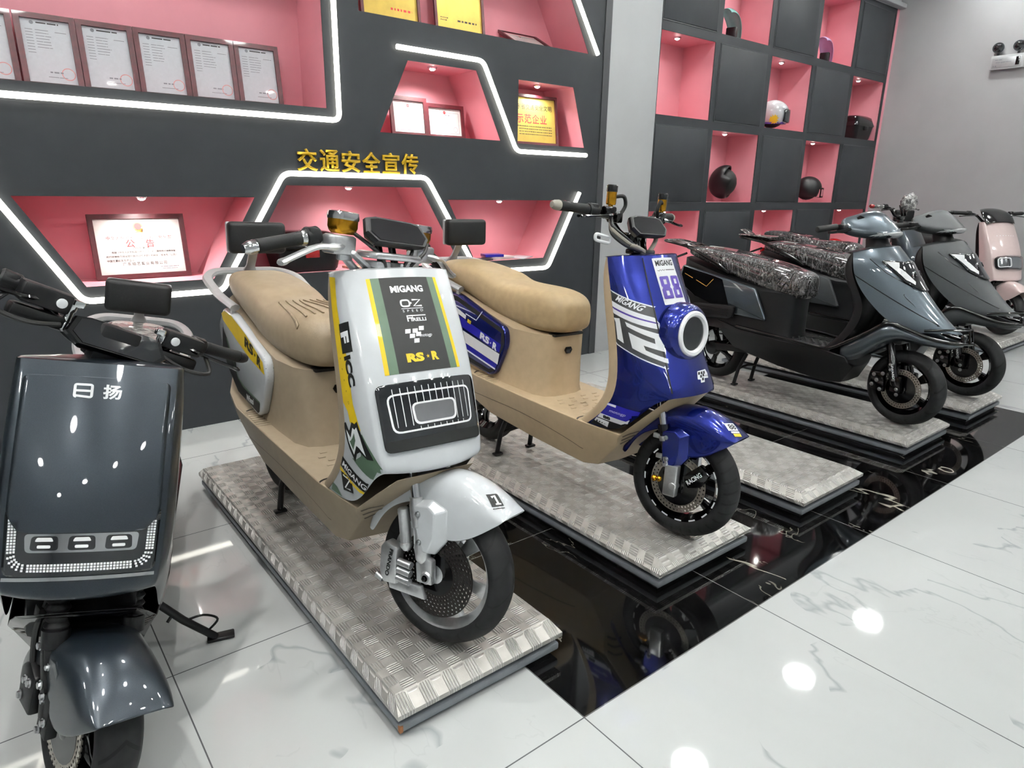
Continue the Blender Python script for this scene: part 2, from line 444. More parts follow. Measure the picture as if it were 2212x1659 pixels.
def checker_plate():
    """five-bar aluminium tread plate, shiny bars pressed into a dull sheet"""
    t = NT('tread_plate'); b = t.b; p = t.obj(); s = t.add('ShaderNodeSeparateXYZ'); t.link(p, s.inputs[0])
    X, Y = s.outputs[0], t.math('SUBTRACT', s.outputs[1], t.math('MULTIPLY', s.outputs[2], .9))
    c = .052
    u = t.math('DIVIDE', t.math('ADD', X, Y), c * 1.4142); v = t.math('DIVIDE', t.math('SUBTRACT', X, Y), c * 1.4142)
    fu, fv = t.math('FLOOR', u), t.math('FLOOR', v)
    par = t.math('GREATER_THAN', t.math('FRACT', t.math('MULTIPLY', t.math('ADD', fu, fv), .5)), .25)
    a = t.math('SUBTRACT', t.math('FRACT', u), .5); e = t.math('SUBTRACT', t.math('FRACT', v), .5)
    # local coords turned 45 degrees: bars run along X in even cells, along Y in odd ones
    k = .7071
    lx = t.math('MULTIPLY', t.math('ADD', a, e), k); ly = t.math('MULTIPLY', t.math('SUBTRACT', a, e), k)
    inv = t.math('SUBTRACT', 1.0, par)
    al = t.math('ADD', t.math('MULTIPLY', lx, par), t.math('MULTIPLY', ly, inv))
    ac = t.math('ADD', t.math('MULTIPLY', ly, par), t.math('MULTIPLY', lx, inv))
    bars = t.math('ABSOLUTE', t.math('SINE', t.math('MULTIPLY', ac, PI / .155)))
    ends = t.math('LESS_THAN', t.math('ADD', t.math('POWER', t.math('DIVIDE', al, .40), 4.0), t.math('POWER', t.math('DIVIDE', ac, .40), 4.0)), 1.0)
    h = t.math('MULTIPLY', t.math('POWER', bars, 3.0), ends)
    grime = t.noise(p, 14, 4); fine = t.noise(p, 260, 3)
    base = t.ramp(grime, .3, srgb('#a09e99'), .75, srgb('#c2c0bb'))
    t.link(t.mix(t.math('MULTIPLY', h, .7), base, srgb('#f0efec')), b.inputs['Base Color'])
    b.inputs['Metallic'].default_value = .4
    r = t.math('ADD', t.math('MULTIPLY', grime, .25), .26)
    t.link(t.math('SUBTRACT', r, t.math('MULTIPLY', h, .1)), b.inputs['Roughness'])
    t.bump(t.math('ADD', h, t.math('MULTIPLY', fine, .10)), .9, .004)
    return t.m
M['tread'] = checker_plate()

def tyre_material(name, kind):
    """black tyre: grooves cut by angle around the hub and distance from the centre line"""
    t = NT(name); b = t.b; p = t.obj(); s = t.add('ShaderNodeSeparateXYZ'); t.link(p, s.inputs[0])
    y, z = s.outputs[1], t.math('SUBTRACT', s.outputs[2], .22)
    ang = t.math('ARCTAN2', y, z); rad = t.math('SQRT', t.math('ADD', t.math('POWER', y, 2.0), t.math('POWER', z, 2.0)))
    ax = t.math('ABSOLUTE', s.outputs[0])
    k, sl, th = {'street': (15, 55., .955), 'wet': (30, 42., .80), 'sport': (9, 40., .965)}[kind]
    wv = t.math('SINE', t.math('ADD', t.math('MULTIPLY', ang, float(k)), t.math('MULTIPLY', ax, sl)))
    gr = t.math('MULTIPLY', t.math('GREATER_THAN', wv, th), t.math('GREATER_THAN', rad, .178))
    if kind == 'wet': gr = t.math('MULTIPLY', gr, t.math('GREATER_THAN', ax, .008))
    n = t.noise(p, 40, 4)
    base = t.ramp(n, .3, srgb('#0f0f10'), .75, srgb('#1a1a1b'))
    t.link(t.mix(gr, base, srgb('#060606')), b.inputs['Base Color'])
    b.inputs['Roughness'].default_value = .6; b.inputs['Specular IOR Level'].default_value = .2
    t.bump(t.math('ADD', t.math('MULTIPLY', gr, -1.0), t.math('MULTIPLY', n, .1)), .7, .003)
    return t.m
M['tyre_street'] = tyre_material('street_tyre', 'street'); M['tyre_wet'] = tyre_material('grooved_tyre', 'wet'); M['tyre_sport'] = tyre_material('sport_tyre', 'sport')

def drilled(name, cr_, n, rings, base, rr=.25):
    """brake disc with drilled holes around the hub at (0,0,.22)"""
    t = NT(name); b = t.b; p = t.obj(); s = t.add('ShaderNodeSeparateXYZ'); t.link(p, s.inputs[0])
    y, z = s.outputs[1], t.math('SUBTRACT', s.outputs[2], .22)
    ang = t.math('ARCTAN2', y, z); rad = t.math('SQRT', t.math('ADD', t.math('POWER', y, 2.0), t.math('POWER', z, 2.0)))
    rg = t.math('DIVIDE', rad, cr_); fr = t.math('SUBTRACT', t.math('FRACT', rg), .5); row = t.math('FLOOR', rg)
    fa = t.math('SUBTRACT', t.math('FRACT', t.math('ADD', t.math('MULTIPLY', ang, n / (2 * PI)), t.math('MULTIPLY', row, .37))), .5)
    d = t.math('ADD', t.math('POWER', fr, 2.0), t.math('POWER', fa, 2.0))
    hole = t.math('MULTIPLY', t.math('LESS_THAN', d, .075), t.math('MULTIPLY', t.math('GREATER_THAN', rad, rings[0]), t.math('LESS_THAN', rad, rings[1])))
    b.inputs['Base Color'].default_value = srgb(base); b.inputs['Metallic'].default_value = .9; b.inputs['Roughness'].default_value = rr
    t.link(t.math('SUBTRACT', 1.0, hole), b.inputs['Alpha'])
    return t.m
M['disc_black'] = drilled('drilled_black_disc', .0105, 44, (.062, .122), '#3a3836', .35)
M['disc_silver'] = drilled('drilled_steel_disc', .014, 42, (.084, .112), '#b3ada2', .3)

def wrinkle(name, lo, hi, rough):
    """thin crumpled film over a seat: milky folds, their pale tone standing in for bright reflections"""
    t = NT(name); b = t.b; p = t.obj()
    mp = t.add('ShaderNodeMapping'); mp.inputs['Rotation'].default_value = (.6, 0, 0); mp.inputs['Scale'].default_value = (1, 2.2, .7); t.link(p, mp.inputs[0])
    n1 = t.noise(mp.outputs[0], 5, 3, .5, 2.0); n2 = t.noise(mp.outputs[0], 17, 3, .5, 1.5)
    r = t.math('ABSOLUTE', t.math('SUBTRACT', n1, .5)); r2 = t.math('ABSOLUTE', t.math('SUBTRACT', n2, .5))
    h = t.math('ADD', t.math('MULTIPLY', r, 1.0), t.math('MULTIPLY', r2, .5))
    t.bump(h, 1.0, .07)
    t.link(t.ramp(h, .01, srgb(hi), .09, srgb(lo)), b.inputs['Base Color']); b.inputs['Roughness'].default_value = rough
    b.inputs['Coat Weight'].default_value = 1; b.inputs['Coat Roughness'].default_value = .04; b.inputs['Specular IOR Level'].default_value = 1
    return t.m
M['film_dark'] = wrinkle('plastic_film_over_black', '#232122', '#5d5959', .14)
M['film_clear'] = wrinkle('clear_film', '#6a6967', '#c9c8c4', .1)

# ------------------------------------------------------------------ the room
YW = 4.08       # front face of the display wall
XR, XL, YF, YB = 9.05, -5.0, -5.5, 4.46
def slab(name, vs, m): return struct(MB_faces(name, vs, [[0, 1, 2, 3]], m))
def MB_faces(name, vs, fs, m, parent=None):
    b = MB(); b.faces([Vector(v) for v in vs], fs); return b.build(name, m, parent, recalc=False)
slab('floor', [(XL, YF, 0), (XR, YF, 0), (XR, YB, 0), (XL, YB, 0)], M['floor'])
slab('ceiling', [(XL, YF, CEIL), (XL, YB, CEIL), (XR, YB, CEIL), (XR, YF, CEIL)], M['ceiling'])
slab('wall_right', [(XR, YF, 0), (XR, YF, CEIL), (XR, YB, CEIL), (XR, YB, 0)], M['grey_wall'])
slab('wall_left', [(XL, YF, 0), (XL, YB, 0), (XL, YB, CEIL), (XL, YF, CEIL)], M['white_wall'])
slab('wall_back', [(XL, YB, 0), (XR, YB, 0), (XR, YB, CEIL), (XL, YB, CEIL)], M['white_wall'])
slab('wall_front', [(XL, YF, 0), (XL, YF, CEIL), (XR, YF, CEIL), (XR, YF, 0)], M['white_wall'])

NICHE = {
 'N1': [(-1.3, 1.84), (1.803, 1.84), (1.803, 2.75), (-1.3, 2.75)],
 'N2': [(.43, .868), (1.06, .868), (1.33, 1.322), (.181, 1.322)],
 'N3': [(1.21, .868), (2.76, .868), (2.45, 1.392), (1.523, 1.392)],
 'N4': [(2.90, .868), (3.57, .868), (3.80, 1.312), (2.664, 1.312)],
 'N5': [(2.04, 2.403), (3.968, 2.403), (3.652, 2.95), (2.04, 2.95)],
 'N6': [(2.155, 1.727), (3.123, 1.727), (2.906, 2.17), (2.369, 2.17)],
 'N7': [(3.28, 1.718), (3.965, 1.718), (3.823, 2.151), (3.28, 2.151)]}
def panel_xz(name, loops, y, th, m, parent=None):
    V, F = fill2d(loops, th)
    b = MB(); b.faces([Vector((v.x, y - v.z, v.y)) for v in V], F)
    return b.build(name, m, parent)
disp = struct(panel_xz('wall_display', [[(XL, 0), (4.2, 0), (4.2, CEIL), (XL, CEIL)]] + list(NICHE.values()), YW + .003, .006, M['panel']))
for k, L in NICHE.items():
    b = MB(); n = len(L)
    b.grid([[Vector((x, YW + .002, z)) for x, z in L], [Vector((x, YW + .36, z)) for x, z in L]], True, False, True)
    struct(b.build('niche', M['pink'], disp, recalc=False))
b = MB(); b.box((4.165, YW - .004, CEIL / 2), (.07, .008, CEIL)); struct(b.build('trim_1', M['panel_dark']))
b = MB(); b.box((4.50, YW + .19, CEIL / 2), (.60, .38, CEIL), .004); struct(b.build('wall_pier', M['white_wall']))
b = MB(); b.box((6.93, YW + .19, 3.725), (4.26, .38, .45)); struct(b.build('wall_bulkhead', M['white_wall']))
b = MB(); b.box((9.02, YW + .19, 1.75), (.06, .38, 3.5)); struct(b.build('trim_2', M['pink']))
b = MB(); b.box((6.93, YW - .035, 3.53), (4.26, .07, .05), .01); struct(b.build('trim_3', M['white_wall']))
# behind the shelf
# LED tubes
def led(pts, label):
    b = MB(); b.tube(rounded([(x, YW - .02, z) for x, z in pts], .045, 5), .0155, 10)
    o = b.build('light_strip', M['led']); tag(o, label, 'light strip', 'white tubes outlining the wall niches'); return o
led([(1.872, 2.95), (1.872, 1.775), (-1.3, 1.772)], 'glowing white tube around the long niche of certificates, upright at its right end')
led([(-.30, 2.05), (.135, 1.285), (.405, .797), (1.10, .80), (1.147, .893), (1.505, 1.46), (2.483, 1.457), (2.656, 1.185), (2.86, .87), (2.905, .795), (3.60, .79), (3.916, 1.373)],
    'glowing white tube zigzagging under and over the lower row of niches')
led([(3.69, 2.93), (4.05, 2.404)], 'short slanted glowing tube right of the topmost niche')
led([(2.281, 2.236), (2.948, 2.233), (3.257, 1.66), (3.973, 1.661)], 'glowing white tube stepping down between the two small upper niches')
# gold characters
sg = thing('wall_lettering', 'gold raised Chinese characters on the dark wall above the middle tube', 'lettering', (1.59, YW, 1.476))
for i, chn in enumerate('交通安全宣传'):
    V, F = art_text(chn, .125, .128, bold=.018)
    b = MB(); b.faces([Vector((.066 + i * .1405 + v.x, -.012, .064 + v.y)) for v in V], F)
    o = b.build('character', M['letter_gold'], sg, recalc=False)
    q = o.modifiers.new('solid', 'SOLIDIFY'); q.thickness = .012; q.offset = 0

# ------------------------------------------------------------------ checkerboard shelf
CX = [4.79, 5.555, 5.635, 6.40, 6.487, 7.25, 7.328, 8.088, 8.17, 8.93]
RZ = [.56, 1.22, 1.30, 1.955, 2.035, 2.695, 2.775, 3.445]
op = lambda r, c: (c % 2 == 0) == (r % 2 == 0)
loops = [[(4.80, 0), (8.985, 0), (8.985, 3.50), (4.80, 3.50)]]
for r in range(4):
    for c in range(5):
        if op(r, c): loops.append([(max(CX[2 * c], 4.805), RZ[2 * r]), (CX[2 * c + 1], RZ[2 * r]), (CX[2 * c + 1], RZ[2 * r + 1]), (max(CX[2 * c], 4.805), RZ[2 * r + 1])])
shelf = struct(panel_xz('wall_shelf', loops, YW + .003, .006, M['panel']))
for r in range(4):
    for c in range(5):
        x0, x1, z0, z1 = max(CX[2 * c], 4.805), CX[2 * c + 1], RZ[2 * r], RZ[2 * r + 1]
        if op(r, c):
            b = MB(); L = [(x0, z0), (x1, z0), (x1, z1), (x0, z1)]
            b.grid([[Vector((x, YW + .002, z)) for x, z in L], [Vector((x, YW + .36, z)) for x, z in L]], True, False, True)
            struct(b.build('niche', M['pink'], shelf, recalc=False))
        else:
            b = MB(); e = .012
            for q in ((x0, z0, x1, z0), (x1, z0, x1, z1), (x1, z1, x0, z1), (x0, z1, x0, z0)):
                b.box(((q[0] + q[2]) / 2, YW - .002, (q[1] + q[3]) / 2), (abs(q[0] - q[2]) + .008, .005, abs(q[1] - q[3]) + .008))
            struct(b.build('panel_groove', M['panel_dark'], shelf))
            b = MB(); b.box(((x0 + x1) / 2, YW - .004, (z0 + z1) / 2), (x1 - x0 - .012, .008, z1 - z0 - .012), .003)
            struct(b.build('closed_panel', M['panel'], shelf))
# small lamps in the niche ceilings
def downlight(x, z, label, y=YW + .11, watt=5, grp='small spotlights in the niches'):
    t = thing('niche_spotlight', label, 'spotlight', (x, y, z), grp)
    b = MB(); b.lathe([(.034, 0), (.034, -.004), (.024, -.012), (.022, -.006)], (0, 0, 0), 'Z', 20); b.build('bezel', M['chrome'], t)
    b = MB(); b.ball((0, 0, -.008), .021, 12, (1, 1, .7)); b.build('bulb', M['lens'], t)
    spot_lamp('niche_light', (x, y, z - .03), (x, y + .06, z - 1), watt, 150, .9, .02)
for x, z, l in ((.76, 1.322, 'bright little spotlight above the framed notice in the low left niche'), (1.97, 1.392, 'bright little spotlight above the black top box'),
                (2.62, 2.17, 'bright little spotlight above the two certificates in the small trapezoid niche'), (3.55, 2.151, 'bright little spotlight above the gold plaque'),
                (.9, 2.75, 'spotlight in the ceiling of the long certificate niche'), (2.9, 2.95, 'spotlight in the ceiling of the topmost niche'), (3.2, 1.312, 'spotlight in the ceiling of the brochure niche')):
    downlight(x, z, l, watt=5 * {.9: .02, 2.9: 1.4, 3.2: .7, .76: 2.8, 1.97: 1.5, 2.62: 4.6, 3.55: 3.4}.get(x, 1))
NM = {(1, 0): 'empty cell beside the pillar', (1, 2): 'cell of the patterned helmet', (1, 4): 'cell of the black top box', (2, 1): 'cell of the teal mudguard', (3, 1): 'top'}
for r, c, l in ((2, 0, 'spotlight glowing in the empty pink cell beside the white pillar'), (2, 2, 'spotlight glowing above the white patterned helmet'), (2, 4, 'spotlight glowing above the black top box on the shelf'),
                (1, 1, 'spotlight glowing above the upturned black helmet'), (1, 3, 'spotlight glowing above the black helmet with a visor'), (0, 0, 'spotlight in the low pink cell behind the blue scooter'),
                (0, 2, 'spotlight in the low pink cell behind the grey scooters'), (0, 4, 'spotlight in the low pink cell of the red helmet'), (3, 1, 'spotlight above the teal mudguard'), (3, 3, 'spotlight above the lilac mudguard')):
    downlight((max(CX[2 * c], 4.8) + CX[2 * c + 1]) / 2 - .03, RZ[2 * r + 1], l, watt=5 * .75)

# ------------------------------------------------------------------ ceiling lamps
def ceiling_round(x, y, label):
    t = thing('ceiling_lamp', label, 'ceiling lamp', (x, y, CEIL), 'round ceiling lamps')
    b = MB(); b.lathe([(.17, 0), (.17, -.05), (.155, -.06), (.15, -.05)], (0, 0, 0), 'Z', 32); b.build('housing', M['white'], t)
    b = MB(); b.lathe([(.0001, -.056), (.148, -.056)], (0, 0, 0), 'Z', 32); b.build('diffuser', M['tube'], t)
for i, x in enumerate((-3.4, -1.4, .6, 2.6, 4.6, 6.6, 8.3)):
    for j, y in enumerate((-3.6, -1.2, 1.0, 2.9)):
        ceiling_round(x, y, 'round white ceiling lamp over the showroom floor')
def ceiling_spot(x, y, tgt, watt, ang=60):
    t = thing('ceiling_spotlight', 'round recessed ceiling spotlight over the scooters', 'spotlight', (x, y, CEIL), 'recessed ceiling spotlights')
    b = MB(); b.lathe([(.07, 0), (.07, -.01), (.05, -.014), (.048, -.004)], (0, 0, 0), 'Z', 20); b.build('bezel', M['white'], t)
    b = MB(); b.lathe([(.0001, -.008), (.046, -.008)], (0, 0, 0), 'Z', 20); b.build('bulb', M['ceil_lens'], t)
    spot_lamp('ceiling_light', (x, y, CEIL - .05), tgt, watt, ang, .6, .05)
for x, y, tx, ty, wt in [(1.6, -.6, 1.2, 1.6, 60), (3.4, -.4, 2.4, 1.6, 60), (5.2, .0, 4.2, 1.6, 60), (-.4, .6, .5, 1.9, 110), (.6, 1.9, .5, 2.6, 70), (6.8, .4, 6.2, 2.2, 60)]: ceiling_spot(x, y, (tx, ty, 0), wt)  # the fourth and fifth are added to brighten the left floor
# ------------------------------------------------------------------ display platforms
PT = .11   # height of the tread plate top
def platform(x0, x1, y0, y1, label, chamfer_sides=True):
    cx_, cy_ = (x0 + x1) / 2, (y0 + y1) / 2; wd, ln = x1 - x0, y1 - y0
    t = thing('display_platform', label, 'platform', (cx_, cy_, 0), 'tread plate platforms in a row')
    hw, hl = wd / 2, ln / 2; c = .045; cs = c if chamfer_sides else .016
    lip, zc, zt = .067, .081, PT
    b = MB()
    def ring(ax, ay0, ay1, z): return [Vector((-hw + ax, -hl + ay0, z)), Vector((hw - ax, -hl + ay0, z)), Vector((hw - ax, hl - ay1, z)), Vector((-hw + ax, hl - ay1, z))]
    b.grid([ring(.01, .01, .01, lip), ring(0, 0, 0, lip), ring(0, 0, 0, zc), ring(cs, c, .03, zt - .002), ring(cs + .003, c + .004, .033, zt)], True, True, True)
    b.build('tread_plate', M['tread'], t, ang=20)
    b = MB(); b.box((0, 0, .055), (wd - .075, ln - .075, .025)); b.build('recess', M['graphite'], t)
    b = MB(); b.box((0, 0, .031), (wd - .012, ln - .012, .025), .006, 2); b.build('plinth', M['frame_grey'], t)
    b = MB(); b.box((0, 0, .0099), (wd - .05, ln - .05, .0182)); b.build('base', M['graphite'], t)
    return t
pl = platform(.665, 1.24, 1.275, 3.19, 'tread plate platform carrying the white scooter', False)
b = MB(); b.box((-.2765, -.9475, .031), (.011, .012, .021), .002); b.build('chipped_corner', mat('bare_board', '#8a5a36', .7, noise=.2), pl)
platform(1.735, 2.31, 1.30, 3.19, 'tread plate platform carrying the blue scooter')
platform(2.70, 3.26, 1.285, 3.19, 'empty tread plate platform behind the blue scooter')
platform(3.85, 4.44, 1.315, 3.19, 'tread plate platform carrying the glossy grey scooter')
platform(4.82, 5.40, 1.325, 3.19, 'tread plate platform carrying the matt black scooter')
platform(7.22, 8.05, 1.86, 3.70, 'far tread plate platform under the pale pink scooter')

# ------------------------------------------------------------------ framed certificates and plaques
def lines(x0, x1, y, th, dash=None):
    """a row of print too small to read, as word-sized dashes"""
    out = []; x = x0
    while x < x1 - .002:
        ln = random.uniform(.5, 1.3) * (dash or .02); e = min(x + ln, x1)
        out.append(([(x, y), (e, y), (e, y + th), (x, y + th)], 0, 0)); x = e + th * .8
    return out
def certificate(x, y, z, wd, ht, label, kind, tilt=8, yaw=0, group=None, m_paper=None, fr=.026):
    t = thing('framed_certificate', label, 'certificate', (x, y, z), group, (math.radians(-tilt), 0, math.radians(yaw)))
    V, F = fill2d([[(-wd / 2, 0), (wd / 2, 0), (wd / 2, ht), (-wd / 2, ht)], [(-wd / 2 + fr, fr), (wd / 2 - fr, fr), (wd / 2 - fr, ht - fr), (-wd / 2 + fr, ht - fr)]], .018)
    b = MB(); b.faces([Vector((v.x, -v.z - .009, v.y)) for v in V], F); b.build('frame', M['maroon'], t)
    b = MB(); b.box((0, -.003, ht / 2), (wd - fr * 1.6, .006, ht - fr * 1.6)); pp = b.build('sheet', m_paper or M['paper'], t)
    u, v = (1, 0, 0), (0, 0, 1); iw, ih = wd - 2 * fr, ht - 2 * fr
    P = lambda name, a, m: flat(name, a, (0, -.006, ht / 2), u, v, m, pp)
    if kind == 'licence':
        it = lines(-iw * .18, iw * .28, ih * .44, .006, .05)
        P('heading', art(*it), M['ink']); it = []
        for k in range(9):
            yy = ih * (.33 - .045 * k); it += lines(-iw * .42, -iw * .27, yy, .0028, .05) + (lines(-iw * .22, iw * (.02 + .1 * random.random()), yy, .0028, .05) if k < 7 else [])
        it += lines(iw * .18, iw * .42, ih * .32, .0028, .06) + lines(-iw * .1, iw * .3, ih * -.40, .003, .05) + lines(-iw * .05, iw * .22, -ih * .33, .007, .02)
        P('print', art(*it), M['ink_grey'])
        P('seal', fill2d([circ(.03, 28, iw * .33, -ih * .33), circ(.026, 28, iw * .33, -ih * .33)]), M['ink_seal'])
        P('crest', fill2d([circ(.009, 16, -iw * .27, ih * .445)]), M['ink_grey'])
    elif kind == 'notice':
        P('heading', art((art_text('中华人民共和国工业和信息化部', iw * .76, bold=.01, space=1.25), 0, ih * .16), (art_text('公', None, .045, bold=.02), -.05, ih * .055), (art_text('告', None, .045, bold=.02), .05, ih * .055)), M['ink_red'])
        P('print', art((art_text('2005年 第1号', .085, bold=.01), 0, -ih * .03), (art_text('根据《中华人民共和国行政许可法》和《国务院对确需保留', iw * .75, bold=.01), iw * .03, -ih * .10), (art_text('的行政审批项目设定行政许可的决定》的规定，现发布（公告）', iw * .82, bold=.01), 0, -ih * .175),
                       (art_text('中国主要机车生产企业', iw * .31, bold=.01), -iw * .255, -ih * .25), (art_text('广东珀艺实业有限公司', iw * .52, bold=.005, space=1.3), iw * .02, -ih * .315)), M['ink'])
        P('stamp', art(*lines(iw * .2, iw * .42, -ih * .395, .004, .02), *lines(iw * .22, iw * .4, -ih * .43, .003, .02)), M['ink_grey'])
        P('emblem', art(fill2d([[(-.022, 0), (.022, 0), (.02, .018), (-.02, .018)], circ(.026, 24, 0, .032)]), ), M['ink_gold']).location = (0, 0, ih * .25)
        e = P('emblem_disc', fill2d([circ(.019, 24, 0, .034)]), M['ink_red']); e.location = (0, -.0005, ih * .25)
    elif kind == 'plain':
        fr_ = fill2d([[(-iw * .44, -ih * .42), (iw * .44, -ih * .42), (iw * .44, ih * .36), (-iw * .44, ih * .36)], [(-iw * .428, -ih * .405), (iw * .428, -ih * .405), (iw * .428, ih * .345), (-iw * .428, ih * .345)]])
        P('border', fr_, M['ink_grey'])
        P('emblem', fill2d([circ(.012, 18, 0, ih * .355)]), M['ink_red'])
        it = lines(-iw * .14, iw * .16, ih * .23, .010, .016)
        for k in range(5): it += lines(-iw * .30, iw * (-.02 + .12 * random.random()), ih * (.10 - .055 * k), .0035, .04)
        P('print', art(*it), M['ink_grey']); P('seal', fill2d([circ(.018, 24, iw * .32, -ih * .26), circ(.0155, 24, iw * .32, -ih * .26)]), M['ink_grey'])
    elif kind == 'gold':
        P('heading', art((art_text('广东省交通安全文明', iw * .86, bold=.012, space=1.1), iw * .0, ih * .29)), M['ink'])
        P('title', art((art_text('示范企业', iw * .66, bold=.02, space=1.15), -iw * .02, ih * .03)), M['ink_red'])
        it = []
        for k in range(4): it += lines(-iw * (.3 if k else .45), iw * .42, -ih * (.15 + .06 * k), .006, .012)
        P('print', art(*it), M['ink'])
    elif kind == 'gold_product':
        P('heading', art((art_text('广东省名优产品', iw * .76, .05, bold=.015), 0, ih * .12)), M['ink_red'])
        it = lines(-iw * .05, iw * .38, -ih * .33, .012, .02) + lines(-iw * .42, -iw * .25, -ih * .31, .006, .012) + lines(-iw * .42, -iw * .28, -ih * .34, .006, .012)
        P('print', art(*it), M['ink'])
    elif kind == 'gold_award':
        P('print', art(*lines(0, iw * .4, -ih * .34, .014, .02), *lines(-iw * .4, iw * .2, -ih * .2, .008, .02)), M['ink_red'])
    return t
row = 'tall certificates along the long upper niche'
order = ['leftmost whole certificate of the long upper niche, next to the one the picture edge cuts', 'third certificate from the left in the long upper niche', 'fourth certificate from the left in the long upper niche', 'second certificate from the right end of the long upper niche', 'rightmost certificate of the long upper niche, with pink wall beyond it']
certificate(.197, 4.335, 1.84, .255, .352, 'certificate in the long upper niche cut off by the left picture edge', 'licence', 8, 0, row, M['paper_cool'])
for i, l in enumerate(order):
    certificate(.462 + .261 * i, 4.335, 1.84, .258, .352, l, 'licence', 8, 0, row, M['paper_cool'])
certificate(.748, 4.30, .870, .485, .355, 'wide framed notice with a red crest in the low left niche', 'notice', 9)
certificate(2.50, 4.30, 1.728, .29, .26, 'left certificate of the small trapezoid niche, partly behind its slanting side', 'plain', 8)
certificate(2.805, 4.315, 1.728, .325, .235, 'right certificate of the small trapezoid niche, with a red crest', 'plain', 8, 0, None, None)
certificate(3.535, 4.20, 1.72, .50, .365, 'golden plaque with red characters in the small square niche', 'gold', 7, 0, None, M['gold'], .02)
certificate(2.40, 4.33, 2.404, .44, .56, 'golden plaque at the left of the topmost niche', 'gold_award', 7, 0, None, M['gold'], .02)
certificate(2.945, 4.33, 2.404, .42, .56, 'golden plaque with red heading at the middle of the topmost niche', 'gold_product', 7, 0, None, M['gold'], .02)
certificate(3.55, 4.22, 2.404, .38, .28, 'framed certificate lying tipped back in the corner of the topmost niche', 'plain', 62)

# ------------------------------------------------------------------ things in the niches
def top_box(x, y, z, wd, dp, ht, label, red=True):
    t = thing('top_box', label, 'luggage box', (x, y, z))
    def rr(w_, d_, zz, r=.06): return [Vector((p[0], p[1], zz)) for p in rrect(w_, d_, r, 5)]
    b = MB(); b.grid([rr(wd * .80, dp * .8, 0), rr(wd * .86, dp * .86, ht * .06), rr(wd * .97, dp * .97, ht * .55)], True, True, True); b.build('shell', M['black'], t)
    b = MB(); b.grid([rr(wd, dp, ht * .55), rr(wd * 1.02, dp * 1.02, ht * .60), rr(wd * .98, dp * .98, ht * .68), rr(wd * .86, dp * .86, ht * .92), rr(wd * .66, dp * .66, ht)], True, True, True); b.build('lid', M['gloss_black'], t, ang=50)
    b = MB(); b.box((0, -dp * .50, ht * .46), (.09, .02, .05), .006); b.build('latch', M['red'] if red else M['black'], t)
    if red:
        b = MB(); b.box((wd * .33, -dp * .42, ht * .76), (wd * .2, .05, .04), .008, rot=Matrix.Rotation(.6, 3, 'X')); b.build('reflector', M['red'], t)
    return t
top_box(1.66, 4.24, .87, .44, .30, .245, 'black top box with a red catch in the middle niche behind the white scooter')
top_box(8.66, 4.25, 2.036, .46, .34, .27, 'black top box on the shelf at the right end of its second row', False)
def helmet(x, y, z, r, label, m, rz=0, rx=0, kind='full'):
    t = thing('helmet', label, 'helmet', (x, y, z), None, (rx, 0, rz))
    n = 28; rows = []
    for i in range(15):
        a = PI * .5 - (PI * .5 + .62) * i / 14; rr_ = math.cos(a) * r; zz = r * .98 + math.sin(a) * r * .98
        rows.append([Vector((math.cos(k / n * 2 * PI) * rr_ * .88, math.sin(k / n * 2 * PI) * rr_ * 1.08, zz)) for k in range(n)])
    b = MB()
    for i in range(14):
        for k in range(n):
            a = k / n * 2 * PI; zz = (rows[i][k].z + rows[i + 1][k].z) / 2
            front = math.sin(a) < -.35
            if front and (r * .55 < zz < r * 1.25 if kind == 'full' else zz < r * 1.05): continue
            j = (k + 1) % n; b.faces([rows[i][k], rows[i][j], rows[i + 1][j], rows[i + 1][k]], [[0, 1, 2, 3]])
    bmesh.ops.remove_doubles(b.bm, verts=b.bm.verts[:], dist=1e-5)
    sh = b.build('shell', m, t, solid=.012)
    b = MB(); b.ball((0, .01, r * .98), r * .90, 20, (.84, 1.0, .92)); b.build('liner', M['leather_black'], t)
    b = MB(); rr2 = r * 1.02
    if kind == 'bare': return t, sh
    zr = (.5, 1.3) if kind == 'full' else (.35, 1.1)
    b.grid([[Vector((math.sin(q) * rr2 * .9, -math.cos(q) * rr2 * (1.1 if kind == 'full' else 1.25), r * (zr[0] + (zr[1] - zr[0]) * s_ / 4))) for q in [(-1.15 + 2.3 * j / 16) for j in range(17)]] for s_ in range(5)])
    b.build('visor', M['glass_dark'] if kind == 'full' else M['clear'], t, solid=.002)
    return t, sh
t, sh = helmet(6.18, 4.27, 1.302, .155, 'black helmet lying with its opening towards the room, second row from the shelf bottom', M['black'], .35, 0, 'bare')
t.rotation_euler = (math.radians(-72), 0, .35); t.location = (6.20, 4.12, 1.302 + .148)
helmet(7.82, 4.25, 1.302, .148, 'dull black open helmet with a clear visor turned sideways', M['black'], 1.1, 0, 'open')
t, sh = helmet(6.90, 4.25, 2.037, .155, 'white helmet with a yellow sun pattern and purple band on the shelf', M['white'], .9, 0, 'full')
bv = surf(sh)
sun = [(math.cos(a) * q, math.sin(a) * q) for a, q in [(2 * PI * i / 22, .05 if i % 2 else .026) for i in range(22)]]
for an, m_, art_ in ((1.35, M['d_yellow'], art((sun, 0, 0))),):
    decal('sun_print', art_, bv, (-.14, .04, .105), (-.33, -.94, 0), (0, 0, 1), m_, sh, .014)
decal('band_print', art(([(-.12, -.03), (.12, -.03), (.12, .0), (-.12, .02)], 0, 0)), bv, (-.14, .04, .065), (-.33, -.94, 0), (0, 0, 1), M['d_purple'], sh, .0128)
helmet(8.62, 4.24, .562, .15, 'dark red helmet in the lowest pink cell behind the grey scooters', M['red'], .6, 0, 'open')
